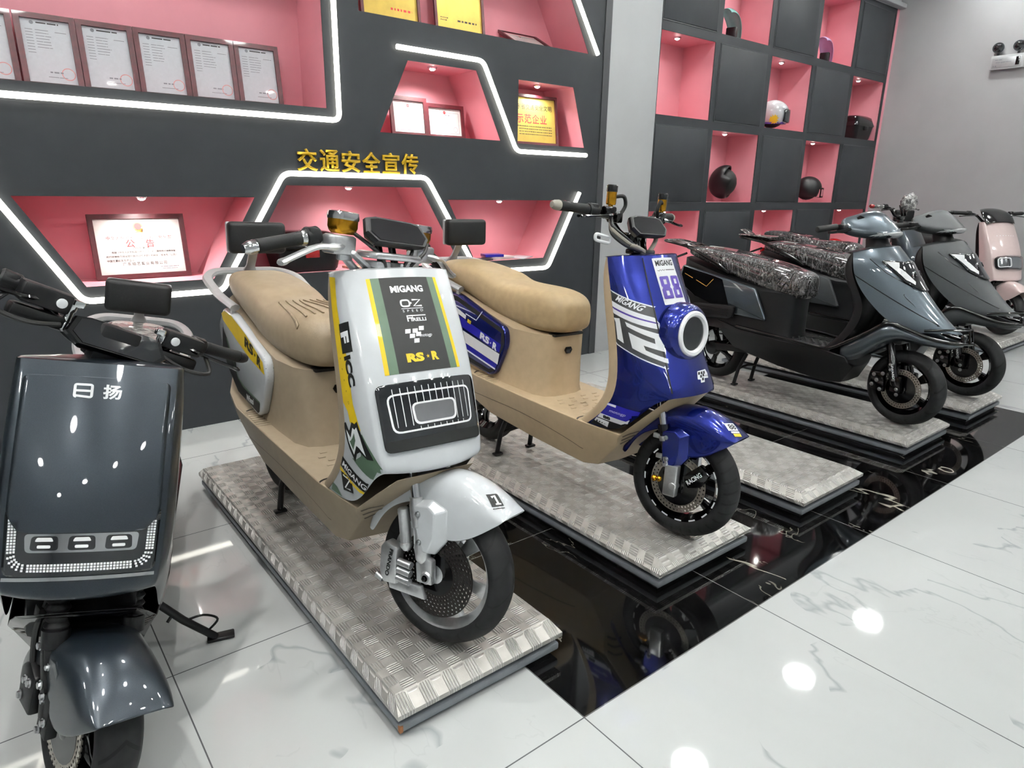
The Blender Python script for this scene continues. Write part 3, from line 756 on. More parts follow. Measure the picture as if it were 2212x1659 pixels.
def mudguard(x, y, z, label, m):
    t = thing('spare_mudguard', label, 'mudguard', (x, y, z), None, (0, 0, .25))
    rows = []
    for i in range(13):
        a = math.radians(5 + 105 * i / 12); R_ = .26; hw_ = .055 + .02 * math.sin(PI * i / 12)
        c = Vector((-.05 - .0 + R_ * math.cos(a) - .12, 0, R_ * math.sin(a)))
        nrm = Vector((math.cos(a), 0, math.sin(a)))
        rows.append([c + Vector((0, math.sin(q) * hw_, 0)) + nrm * (math.cos(q) - 1) * .05 for q in [(-1.4 + 2.8 * j / 8) for j in range(9)]])
    b = MB(); b.grid(rows); b.build('blade', m, t, solid=.004)
    b = MB(); b.box((-.06, 0, .06), (.05, .10, .12), .01); b.build('bracket', M['black'], t)
mudguard(6.04, 4.24, 2.777, 'teal scooter mudguard standing in the top row of the shelf', mat('teal_gloss_paint', '#8fd6cf', .2, coat=.9, noise=.03))
mudguard(7.80, 4.24, 2.777, 'lilac scooter mudguard standing in the top row of the shelf', mat('lilac_gloss_paint', '#d5bbe8', .2, coat=.9, noise=.03))
def brochure(x, y, z, wd, dp, th, rz, m, label):
    b = MB(); b.box((0, 0, th / 2), (wd, dp, th), .001); o = b.build('brochure', m, None); o.location = (x, y, z); o.rotation_euler = (0, 0, rz); tag(o, label, 'brochure')
brochure(3.20, 4.20, .870, .22, .15, .02, .2, M['paper'], 'white brochure stack in the low right niche, under the blue booklet')
brochure(3.13, 4.18, .890, .15, .11, .02, -.25, M['d_navy'], 'blue booklet lying on white brochures in the low right niche')
brochure(3.40, 4.17, .870, .20, .14, .008, .5, M['paper_cool'], 'loose leaflet at the right of the low right niche')
brochure(3.02, 4.15, .870, .12, .10, .012, .1, M['d_grey'], 'small grey leaflet at the left of the low right niche')
brochure(2.06, 4.17, .870, .26, .18, .014, .3, mat('flyer_print', '#e0a58c', .4, coat=.3, noise=.5, nscale=25), 'orange and white flyer in the middle niche beside the top box')

# ------------------------------------------------------------------ emergency light on the right wall
t = thing('emergency_light', 'white emergency light with two lamp heads on the grey right wall', 'emergency light', (XR, 2.855, 2.79))
b = MB(); b.box((-.03, 0, 0), (.06, .31, .14), .008); bx_ = b.build('housing', M['white_wall'], t)
b = MB(); b.box((-.062, 0, -.005), (.006, .27, .10), .002); b.build('plate', M['rail_silver'], bx_)
b = MB(); b.box((-.066, -.10, .0), (.006, .035, .08), .002); b.build('switch_slot', M['gloss_black'], bx_)
flat('print', art(*lines(-.11, -.04, .02, .007, .03), *lines(-.10, .05, -.005, .006, .04), *lines(-.12, -.09, -.045, .014, .01)), (-.0655, 0, 0), (0, -1, 0), (0, 0, 1), M['ink_grey'], bx_)
for yy in (.10, -.09):
    b = MB(); b.lathe([(.0, -.05), (.035, -.045), (.055, 0), (.052, .012)], (-.07, yy, .145), (-.85, -.2, -.3), 20); hd = b.build('lamp_head', M['graphite'], t)
    b = MB(); b.lathe([(.05, .006), (.035, .014), (.0, .018)], (-.07, yy, .145), (-.85, -.2, -.3), 20); b.build('glass', M['glass_dark'], hd)
    b = MB(); b.cyl((-.04, yy, .06), (-.055, yy, .13), .012); b.build('bracket', M['graphite'], hd)
# ------------------------------------------------------------------ scooters: shared parts
def steer(th, piv=(0, .09, .22), ax=(0, .28, .96)):
    return Matrix.Translation(piv) @ Matrix.Rotation(th, 4, Vector(ax).normalized()) @ Matrix.Translation(-Vector(piv))
def mirror_row(r): return [Vector(p) for p in r] + [Vector((-p[0], p[1], p[2])) for p in r[-2::-1]]
WC = Vector((0, 0, .22))
def put(o, Mx):
    if Mx is not None: o.matrix_local = Mx
    return o
def tyre_rim(root, Mx, tyre_m, rim_m, spoke_m, n=5, c=WC, r=.2185, spoke_w=.036, dashes=False, rear=False, big=0.):
    k = r / .2185; b = MB()
    half = [(.150, .036), (.158, .045), (.175, .052), (.192, .049), (.206, .036), (.2145, .018)]
    half = [(a + big * (.2185 - a) / .0685, h) for a, h in half]
    pr = [(a * k, -h) for a, h in half] + [(.2185 * k, 0)] + [(a * k, h) for a, h in half[::-1]] + [(.146 * k, 0)]
    b.lathe(pr, c, 'X', 64, True); put(b.build('rear_tyre' if rear else 'front_tyre', tyre_m, root, ang=60), Mx)
    b = MB(); h2 = [(.153 + big, .041), (.158 + big, .037), (.152 + big, .031), (.141 + big, .024), (.136 + big, .010)]
    pr = [(a * k, -h) for a, h in h2] + [(a * k, h) for a, h in h2[::-1]] + [((.144 + big) * k, .028), ((.130 + big) * k, .012), ((.130 + big) * k, -.012), ((.144 + big) * k, -.028)]
    b.lathe(pr, c, 'X', 56, True); rim = put(b.build('rear_rim' if rear else 'front_rim', rim_m, root), Mx)
    b = MB(); b.lathe([(.02, -.062), (.034, -.058), (.038, -.03), (.034, -.015), (.034, .015), (.038, .03), (.034, .058), (.02, .062)], c, 'X', 24)
    for i in range(n):
        a = 2 * PI * i / n + .35; u = Vector((0, math.sin(a), math.cos(a))); v = Vector((0, math.cos(a), -math.sin(a)))
        w0, w1 = spoke_w * .62, spoke_w
        b.plate([(.028, -w0), (.085, -w0 * .55), (.138 + big, -w1 * .6), (.138 + big, w1 * .6), (.085, w0 * .55), (.028, w0)], c, u * k, v, .026, .004)
    b.build('spokes', spoke_m, rim)
    if dashes:
        for s in (-1, 1):
            it = []
            for i in range(16):
                a0 = 2 * PI * i / 16; it.append(stroke([(math.cos(a0 + .026 * q) * .1495, math.sin(a0 + .026 * q) * .1495) for q in range(8)], .0055) + ())
            a = art(*[(x, 0, 0) for x in it]); a = ([Vector((q[0] * k, q[1] * k, 0)) for q in a[0]], a[1])
            flat('rim_stripe', a, c + Vector((s * .0392, 0, 0)), (0, s, 0), (0, 0, 1), M['d_white'], rim, .0016)
    return rim
def brake_disc(root, Mx, m, r0, r1, x=-.056, c=WC):
    b = MB(); b.lathe([(r0, -.002), (r1, -.002), (r1, .002), (r0, .002)], c + Vector((x, 0, 0)), 'X', 56, True)
    d = put(b.build('brake_disc', m, root), Mx)
    b = MB(); b.lathe([(.02, -.004), (r0 + .004, -.003), (r0 + .004, .003), (.02, .004)], c + Vector((x, 0, 0)), 'X', 24, True)
    b.build('disc_carrier', M['gloss_black'], d); return d
def bolts(root, pts, n, r=.0075, m=None, name='bolt', Mx=None):
    for p in pts:
        b = MB(); p = Vector(p); nn = Vector(n).normalized()
        b.lathe([(r * 1.35, 0), (r * 1.35, .002), (r * 1.01, .0021)], p, nn, 16); b.lathe([(r, .0015), (r, .0075), (r * .5, .0085)], p, nn, 6)
        put(b.build(name, m or M['steel'], root), Mx)
def front_fender(root, Mx, m, sk=1., wd=1.):
    T = [(.262, .285, .236, .272), (.24, .365, .205, .335), (.195, .432, .16, .385), (.125, .484, .10, .415), (.05, .510, .055, .425), (-.02, .517, .01, .335), (-.08, .509, -.05, .333), (-.136, .487, -.110, .363), (-.176, .463, -.156, .400), (-.203, .443, -.194, .432)]
    rows = []
    for i, (ty, tz, by, bz) in enumerate(T):
        by = ty + (by - ty) * sk; bz = tz + (bz - tz) * sk
        hw = (.075 if 1 < i < 8 else (.062 if i in (0, 9) else .07)) * wd
        L = lambda t: (ty + (by - ty) * t, tz + (bz - tz) * t)
        rows.append(mirror_row([(-hw, *L(1)), (-hw, *L(.55)), (-hw * .96, *L(.22)), (-hw * .72, *L(.04)), (-hw * .35, *L(-.03)), (0, *L(-.05))]))
    b = MB(); b.grid(rows)
    return put(b.build('front_fender', m, root, subsurf=2, solid=.004), Mx)
def fork_pt(z, x): return Vector((x, .015 + .29 * (z - .22), z))
def seat_part(root, name, m, st, film=False):
    rows = []
    for y, w_, zt, zb in st:
        rows.append(mirror_row([(-w_ * .80, y, zb), (-w_ * .97, y, zb + (zt - zb) * .22), (-w_, y, zb + (zt - zb) * .58), (-w_ * .90, y, zt - (zt - zb) * .13), (-w_ * .60, y, zt - .002), (-w_ * .25, y, zt), (0, y, zt - .001)]))
    b = MB(); b.grid(rows, False)
    # underside and ends
    for r in (rows[0], rows[-1]): b.faces(r, [list(range(len(r)))])
    b.faces([p for r in rows for p in (r[0], r[-1])], [[2 * i, 2 * i + 1, 2 * i + 3, 2 * i + 2] for i in range(len(rows) - 1)])
    bmesh.ops.remove_doubles(b.bm, verts=b.bm.verts[:], dist=1e-5)
    return b.build(name, m, root, subsurf=2)
SEAT = [(.622, .050, .785, .735), (.632, .085, .825, .692), (.68, .115, .853, .674), (.80, .138, .864, .668), (.95, .146, .861, .675), (1.07, .149, .864, .703), (1.12, .149, .882, .718), (1.17, .149, .898, .733), (1.27, .148, .910, .760), (1.42, .142, .926, .80), (1.55, .125, .926, .83), (1.605, .09, .905, .86)]
def lower_body(root, m, n=0.):
    S = [[(-.124, .006 - n * .3, .564 + n), (-.122, .012 - n * .3, .558 + n), (-.116, .018 - n * .3, .548 + n), (0, .016 - n * .3, .546 + n)], [(-.147, .095, .476 + n * .4), (-.14, .105, .462 + n * .4), (-.12, .118, .44 + n * .4), (0, .115, .435 + n * .4)],
         [(-.167, .185, .384), (-.158, .20, .36), (-.127, .225, .32), (0, .225, .315)], [(-.182, .335, .386), (-.176, .33, .33), (-.128, .325, .205), (0, .33, .195)],
         [(-.19, .40, .389), (-.186, .40, .34), (-.14, .40, .19), (0, .40, .18)], [(-.195, .70, .394), (-.19, .70, .345), (-.15, .72, .205), (0, .72, .195)],
         [(-.205, 1.0, .408), (-.20, 1.0, .365), (-.165, 1.03, .235), (0, 1.03, .225)], [(-.212, 1.20, .42), (-.206, 1.20, .385), (-.165, 1.20, .28), (0, 1.2, .27)], [(-.19, 1.36, .44), (-.185, 1.36, .41), (-.15, 1.34, .33), (0, 1.34, .32)], [(-.14, 1.50, .47), (-.135, 1.5, .45), (-.12, 1.48, .41), (0, 1.48, .40)]]
    rows = [mirror_row(s) + [Vector((-s[0][0] * .6, s[0][1], s[0][2])), Vector((s[0][0] * .6, s[0][1], s[0][2]))] for s in S]
    b = MB(); b.grid(rows, True, True, True)
    o = b.build('lower_body', m, root, ang=32, subsurf=0)
    q = o.modifiers.new('bevel', 'BEVEL'); q.width = .008; q.segments = 3; q.limit_method = 'ANGLE'; q.angle_limit = .45
    return o
def inner_shield(root, m, R):
    rows = []
    for i, (x, y, z) in enumerate(R):
        e = .006 if i == 0 else (.036 if i == 1 else .05)
        dz = .02 if i == len(R) - 1 else 0
        rows.append(mirror_row([(x, y, z), (x * 1.0, y + e * .6 + .004, z - dz), (x * .97, y + e + .006, z), (x * .82, y + e + .012, z), (x * .4, y + e + .006, z), (0, y + e, z)]))
    b = MB(); b.grid(rows); return b.build('inner_shield', m, root, subsurf=2)
def seat_column(root, m):
    out = [(0, .682), (.06, .686), (.105, .705), (.132, .76), (.145, .90), (.152, 1.1), (.155, 1.3), (.13, 1.5), (.08, 1.57), (0, 1.59)]
    ring = out + [(-x, y) for x, y in out[-2:0:-1]]
    zt = lambda y: .672 if y < .9 else .672 + (y - .9) * .235
    rows = [[Vector((x * k, y if y > .8 else y - (k - 1) * .12, (.385 if t == 0 else .385 + (zt(y) - .385) * t))) for x, y in ring] for k, t in ((1.06, 0), (1.0, .12), (.985, .5), (1.0, 1.0))]
    b = MB(); b.grid(rows, True, False, True); return b.build('seat_column', m, root, ang=50)
SIDE = [(.925, .672), (.913, .60), (.992, .443), (1.03, .425), (1.28, .452), (1.475, .585), (1.52, .70), (1.43, .785), (1.31, .778)]
def side_panels(root, m, trim):
    out = []
    for s in (-1, 1):
        P = [tuple(p) for p in rounded([(y, z) for y, z in SIDE], .03, 4, True)]
        b = MB(); b.plate([(-y, z) for y, z in P] if s < 0 else [(y, z) for y, z in P], (s * .160, 0, 0), (0, -1, 0) if s < 0 else (0, 1, 0), (0, 0, 1), .034, .009)
        out.append(b.build('side_panel', m, root, ang=50))
    return out
def stands(root, m):
    for s in (-1, 1):
        b = MB(); b.tube([(s * .085, .99, .23), (s * .10, 1.03, .12), (s * .105, 1.05, .008)], .012, 10); b.box((s * .105, 1.045, .006), (.05, .03, .011), .004)
        b.tube([(s * .10, 1.03, .12), (0, 1.03, .13)], .009, 8); b.build('stand_leg', m, root)
def rear_end(root, m_arm, r=.2185):
    tyre_rim(root, None, M['rubber'], M['gloss_black'], M['gloss_black'], c=Vector((0, 1.27, .22)), rear=True, r=r)
    b = MB(); b.box((-.085, 1.10, .25), (.03, .40, .05), .01, rot=Matrix.Rotation(-.1, 3, 'X')); b.cyl((-.10, 1.27, .22), (-.05, 1.27, .22), .05, bev=.008); b.box((.085, 1.10, .25), (.03, .40, .05), .01, rot=Matrix.Rotation(-.1, 3, 'X')); b.build('swing_arm', m_arm, root)
    b = MB()
    for s in (-1, 1):
        b.tube([(s * .11, 1.30, .24), (s * .12, 1.36, .56)], .016, 10)
        b.tube([(s * .11 + .03 * math.cos(q * .8), 1.315 + .0014 * q + .03 * math.sin(q * .8), .28 + .0032 * q) for q in range(64)], .005, 6)
    b.build('rear_shock', m_arm, root)
    b = MB(); b.box((0, 1.60, .72), (.18, .03, .05), .012); b.build('tail_lamp', M['red'], root)
def backrest(root, rail_m, pad_y=1.52, pz=1.062, ry=.0):
    rl = rounded([(-.165, 1.30, .80), (-.192, 1.40, .83), (-.196, 1.60, .885), (-.14, 1.69, .905), (.14, 1.69, .905), (.196, 1.60, .885), (.192, 1.40, .83), (.165, 1.30, .80)], .05, 5)
    b = MB(); b.tube(rl, .0145, 8, sx=1.5); g = b.build('grab_rail', rail_m, root)
    for s in (-1, 1):
        q = MB(); q.plate([(-.02, 0), (.02, 0), (.014, .10), (-.006, .11)], (s * .168, 1.32, .70), (0, 1, 0), (0, 0, 1), .012, .002); q.build('rail_bracket', rail_m, g)
    b = MB(); b.plate([(-.035, 0), (.035, 0), (.019, .05), (.019, .13), (-.019, .13), (-.019, .05)], (0, 1.655, .895), (1, 0, 0), (0, -.62, .78), .012, .003); b.build('backrest_post', rail_m, root)
    b = MB(); b.box((0, pad_y + .028, pz), (.236, .018, .128), .02, 4); pl = b.build('backrest_shell', rail_m, root)
    b = MB(); b.box((0, pad_y - .004, pz), (.240, .052, .132), .02, 4); b.build('backrest_pad', M['leather_black'], root)
def handlebar(root, Mx, m, grip_m, end_m, lever_m, zb=1.195, dr=.0, lv_r=1.):
    for s in (-1, 1):
        pass
    pts = [(-.385, .415, zb + .004 - dr), (-.24, .385, zb), (-.17, .365, zb - .012), (-.10, .35, zb - .075), (-.05, .345, zb - .09), (.05, .345, zb - .09), (.10, .35, zb - .075), (.17, .365, zb - .012), (.24, .385, zb), (.385, .415, zb + .004 - dr)]
    b = MB(); b.tube(rounded(pts, .05, 4), .0115, 12); b.box((0, .345, zb - .09), (.10, .05, .04), .008); b.cyl((0, .318, 1.0), (0, .345, zb - .09), .024); hb = put(b.build('handlebar', m, root), Mx)
    for s in (-1, 1):
        g0 = Vector((s * .262, .3895, zb)); g1 = Vector((s * .395, .417, zb + .004 - dr)); d = (g1 - g0).normalized()
        b = MB(); b.lathe([(.0155, 0), (.0185, .006), (.018, .02), (.0172, .06), (.018, .122), (.0185, .133), (.0155, .136)], g0, d, 20); gp = put(b.build('grip', grip_m, root), Mx)
        b = MB(); b.lathe([(.0175, .136), (.0185, .142), (.0165, .158), (.011, .170), (.0, .171)], g0, d, 20); b.build('bar_end', end_m, gp)
        b = MB(); b.box(g0 - d * .022, (.034, .044, .046), .008, 2, rot=Matrix.Rotation(s * .2, 3, 'Z')); b.lathe([(.02, -.045), (.024, -.04), (.024, -.005), (.02, 0)], g0, d, 18); put(b.build('switch_box', M['black'], root), Mx)
        lv = cr([(s * .190, .335, zb - .012), (s * .225, .322, zb - .016), (s * .27, .332, zb - .020), (s * .33, .345, zb - .024 - dr * .6), (s * .372, .347, zb - .027 - dr)], 4)
        b = MB(); b.tube(lv, [.013 * lv_r] * 5 + [.010 * lv_r] * (len(lv) - 7) + [.012 * lv_r, .009 * lv_r], 8, sx=.55, up=(0, 1, 0)); put(b.build('brake_lever', lever_m, root), Mx)
    return hb
def display(root, Mx, m=None, y=.275, z=1.185, tilt=1.0, ws=1.):
    rot = Matrix.Rotation(tilt, 3, 'X')
    o = Vector((0, y, z)); u = Vector((1, 0, 0)); v = rot @ Vector((0, 1, 0)); n = rot @ Vector((0, 0, 1))
    P = [(x_ * ws, y_ * .72) for x_, y_ in [(-.11, -.012), (-.085, -.05), (.085, -.05), (.11, -.012), (.095, .05), (.065, .06), (-.065, .06), (-.095, .05)]]
    b = MB(); b.grid([[o + u * p[0] * k + v * p[1] * k + n * h for p in P] for k, h in ((.62, -.034), (.82, -.026), (1, -.004), (1, .006), (.97, .011))], True, True, True)
    d = put(b.build('display', m or M['black'], root, ang=20), Mx)
    b = MB(); b.plate([(p[0] * .88, p[1] * .86) for p in P], o + n * .0115, u, v, .002); b.build('screen', M['glass_dark'], d)
    bolts(d, [o + u * .05 + v * .01 - n * .030, o - u * .05 + v * .01 - n * .030], -n, .004)
    b = MB(); b.box((-.03, y + .03, z - .06), (.014, .02, .10), .004, rot=Matrix.Rotation(-.35, 3, 'X')); b.box((.03, y + .03, z - .06), (.014, .02, .10), .004, rot=Matrix.Rotation(-.35, 3, 'X'))
    b.build('display_stay', M['gloss_black'], d)
    return d
def floor_ribs(root, m, z=.3965):
    """raised pads moulded in the footboard"""
    b = MB()
    for i in range(6):
        for j in range(4):
            x = (-.105 + .07 * j) + (.02 if i % 2 else 0); y = .44 + .037 * i
            b.box((x, y, z - .0068 + .0055 * (y - .4) / .3), (.026, .010, .003), .0014, 1)
    for s in (-1, 1):
        for i in range(8): b.box((s * .172, .97 + .022 * i, .4075 + .0013 * i), (.055, .010, .004), .0018, 1)
    return b.build('foot_ribs', m, root)
# ------------------------------------------------------------------ the white and the blue city scooter, and the slate one
RW = [(-.183, .300, 1.045), (-.188, .283, .985), (-.190, .245, .86), (-.19, .212, .73), (-.19, .193, .60), (-.189, .222, .51), (-.186, .285, .44), (-.182, .345, .392)]
def apron_wide(root, m, fx=.165, lift=0.):
    k = fx / .165
    L = [[(-.183, .300, 1.042), (-.18, .288, 1.046), (-.175 * k, .275, 1.05), (-.165 * k, .262, 1.053), (-.085 * k, .235, 1.060), (0, .225, 1.062)],
         [(-.190, .273, .95), (-.188, .25, .95), (-.181 * k, .222, .95), (-.166 * k, .20, .95), (-.085 * k, .168, .95), (0, .158, .95)],
         [(-.190, .230, .80), (-.190, .195, .80), (-.184 * k, .152, .80), (-.165 * k, .115, .80), (-.085 * k, .082, .80), (0, .073, .80)],
         [(-.190, .203, .68), (-.189, .163, .68), (-.183 * k, .115, .68), (-.163 * k, .075, .68), (-.085 * k, .038, .68), (0, .028, .68)],
         [(-.190, .195, .585), (-.187, .148, .575 + lift), (-.179 * k, .085, .57 + lift), (-.159 * k, .04, .57 + lift), (-.085 * k, .003, .566 + lift), (0, -.006, .565 + lift)],
         [(-.187, .25, .47), (-.182, .17, .47), (-.172, .085, .525 + lift), (-.156 * k, .03, .535 + lift), (-.085 * k, -.006, .530 + lift), (0, -.016, .529 + lift)],
         [(-.181, .345, .390), (-.168, .18, .383), (-.160, .085, .495 + lift), (-.150 * k, .035, .522 + lift), (-.085 * k, .004, .520 + lift), (0, -.004, .519 + lift)]]
    rows = [mirror_row(r) for r in L]; fold = {tuple(round(c, 4) for c in p) for r in L for p in (r[3], (-r[3][0], r[3][1], r[3][2]))}
    b = MB(); b.grid(rows); key = lambda c: tuple(round(q, 4) for q in c)
    return b.build('front_apron', m, root, subsurf=3, crease=lambda a, c: .72 if key(a) in fold and key(c) in fold else 0.), rows
def apron_round(root, m):
    L = [[(-.182, .300, 1.045), (-.165, .266, 1.052), (-.132, .235, 1.056), (-.09, .212, 1.056), (-.045, .199, 1.057), (0, .196, 1.058)],
         [(-.188, .283, .985), (-.178, .246, .98), (-.146, .213, .98), (-.095, .180, .985), (-.05, .164, .985), (0, .160, .985)],
         [(-.190, .245, .86), (-.185, .203, .86), (-.156, .155, .86), (-.103, .120, .86), (-.055, .100, .86), (0, .095, .86)],
         [(-.190, .212, .73), (-.187, .160, .73), (-.160, .098, .73), (-.110, .057, .73), (-.058, .036, .73), (0, .032, .73)],
         [(-.190, .193, .60), (-.186, .137, .60), (-.160, .058, .62), (-.117, .012, .63), (-.06, -.008, .63), (0, -.012, .63)],
         [(-.189, .225, .505), (-.182, .150, .48), (-.153, .052, .565), (-.121, -.008, .592), (-.06, -.026, .592), (0, -.03, .592)],
         [(-.181, .345, .390), (-.168, .180, .385), (-.149, .058, .545), (-.121, -.012, .572), (-.06, -.030, .574), (0, -.034, .574)]]
    rows = [mirror_row(r) for r in L]; fold = {tuple(round(c, 4) for c in p) for r in L for p in (r[3], (-r[3][0], r[3][1], r[3][2]))}
    b = MB(); b.grid(rows); key = lambda c: tuple(round(q, 4) for q in c)
    return b.build('front_apron', m, root, subsurf=3, crease=lambda a, c: .6 if key(a) in fold and key(c) in fold else 0.), rows
def top_cover(root, row, m):
    inner = [Vector((p.x * .9, p.y + .06 + .07 * (1 - abs(p.x) / .19), p.z - .006)) for p in row]
    b = MB(); b.grid([row, [Vector((p.x, p.y + .012, p.z + .004)) for p in row], inner]); return b.build('top_cover', m, root, subsurf=1)
def city_scooter(S):
    root = S['root']; Mx = steer(S['th'])
    lower_body(root, S['trim'], S.get('nose', -.055)); seat_column(root, S['trim']); inner_shield(root, S['trim'], RW); floor_ribs(root, S['trim'])
    ap, rows = apron_round(root, S['body']) if S['face'] == 'round' else apron_wide(root, S['body'], S.get('fx', .168), S.get('lift', 0.))
    top_cover(root, rows[0], S['body'])
    S['apron'] = ap
    S['panels'] = side_panels(root, S['body'], S['trim'])
    S['seat'] = seat_part(root, 'seat', S['seat_m'], SEAT)
    lb = [o for o in root.children if o.name.startswith('lower_body')][0]; lv = surf(lb)
    for s in (-1, 1):
        for P_ in ([(1.15, .318), (1.00, .318), (.75, .312), (.50, .283), (.36, .255)],):
            decal('seam', stroke([((-p.x if s < 0 else p.x), p.y) for p in cr([(y, z, 0) for y, z in P_], 5)], .003), lv, (s * .25, 0, 0), (0, s, 0), (0, 0, 1), M['seam'], lb, .0016, .012, .2)
        for k in range(3):
            decal('groove', stroke(cr([(-.03, -.012 - .022 * k, 0), (0, .004 - .022 * k, 0), (.035, .010 - .022 * k, 0)], 4), .006), lv, (s * .125, .17, .385), (s * .78, .62, 0) if s > 0 else (.78, -.62, 0), (0, 0, 1), M['seam'], lb, .0016, .01, .12)
        for y in (.405, 1.14):
            decal('hook_slot', stroke(cr([(-.036, -.004, 0), (-.012, .010, 0), (.018, .010, 0), (.038, .0, 0)], 4), .008), lv, (s * .155, y, .5), (1, 0, 0), (0, 1, 0), M['black'], lb, .0008, .02, .3)
            b = MB(); b.ball((s * .160, y - .012, .393 + (.016 if y > 1 else .002)), .006, 8); b.build('hook', M['chrome'], lb)
    b = MB(); b.box((0, .70, .671), (.17, .05, .012), .004); b.build('seat_hinge', M['black'], root)
    b = MB(); b.plate([(-.022, 0), (-.014, .014), (.014, .014), (.022, 0), (.012, -.016), (-.012, -.016)], (0, .681, .60), (1, 0, 0), (0, 0, 1), .006, .001); b.build('socket_cover', M['gloss_black'], root)
    if S.get('back', True): backrest(root, S['rail'], pz=S.get('pz', 1.062))
    rear_end(root, M['black'], S.get('wr', .2185))
    if S.get('stand', True): stands(root, M['black'])
    S['fender'] = front_fender(root, Mx, S['body'], 1., S.get('fw', 1.))
    return Mx
def under_stripes(root, m, Mx=None):
    """three dark grooves across the lower corner of the nose"""
    for s in (-1,):
        pass

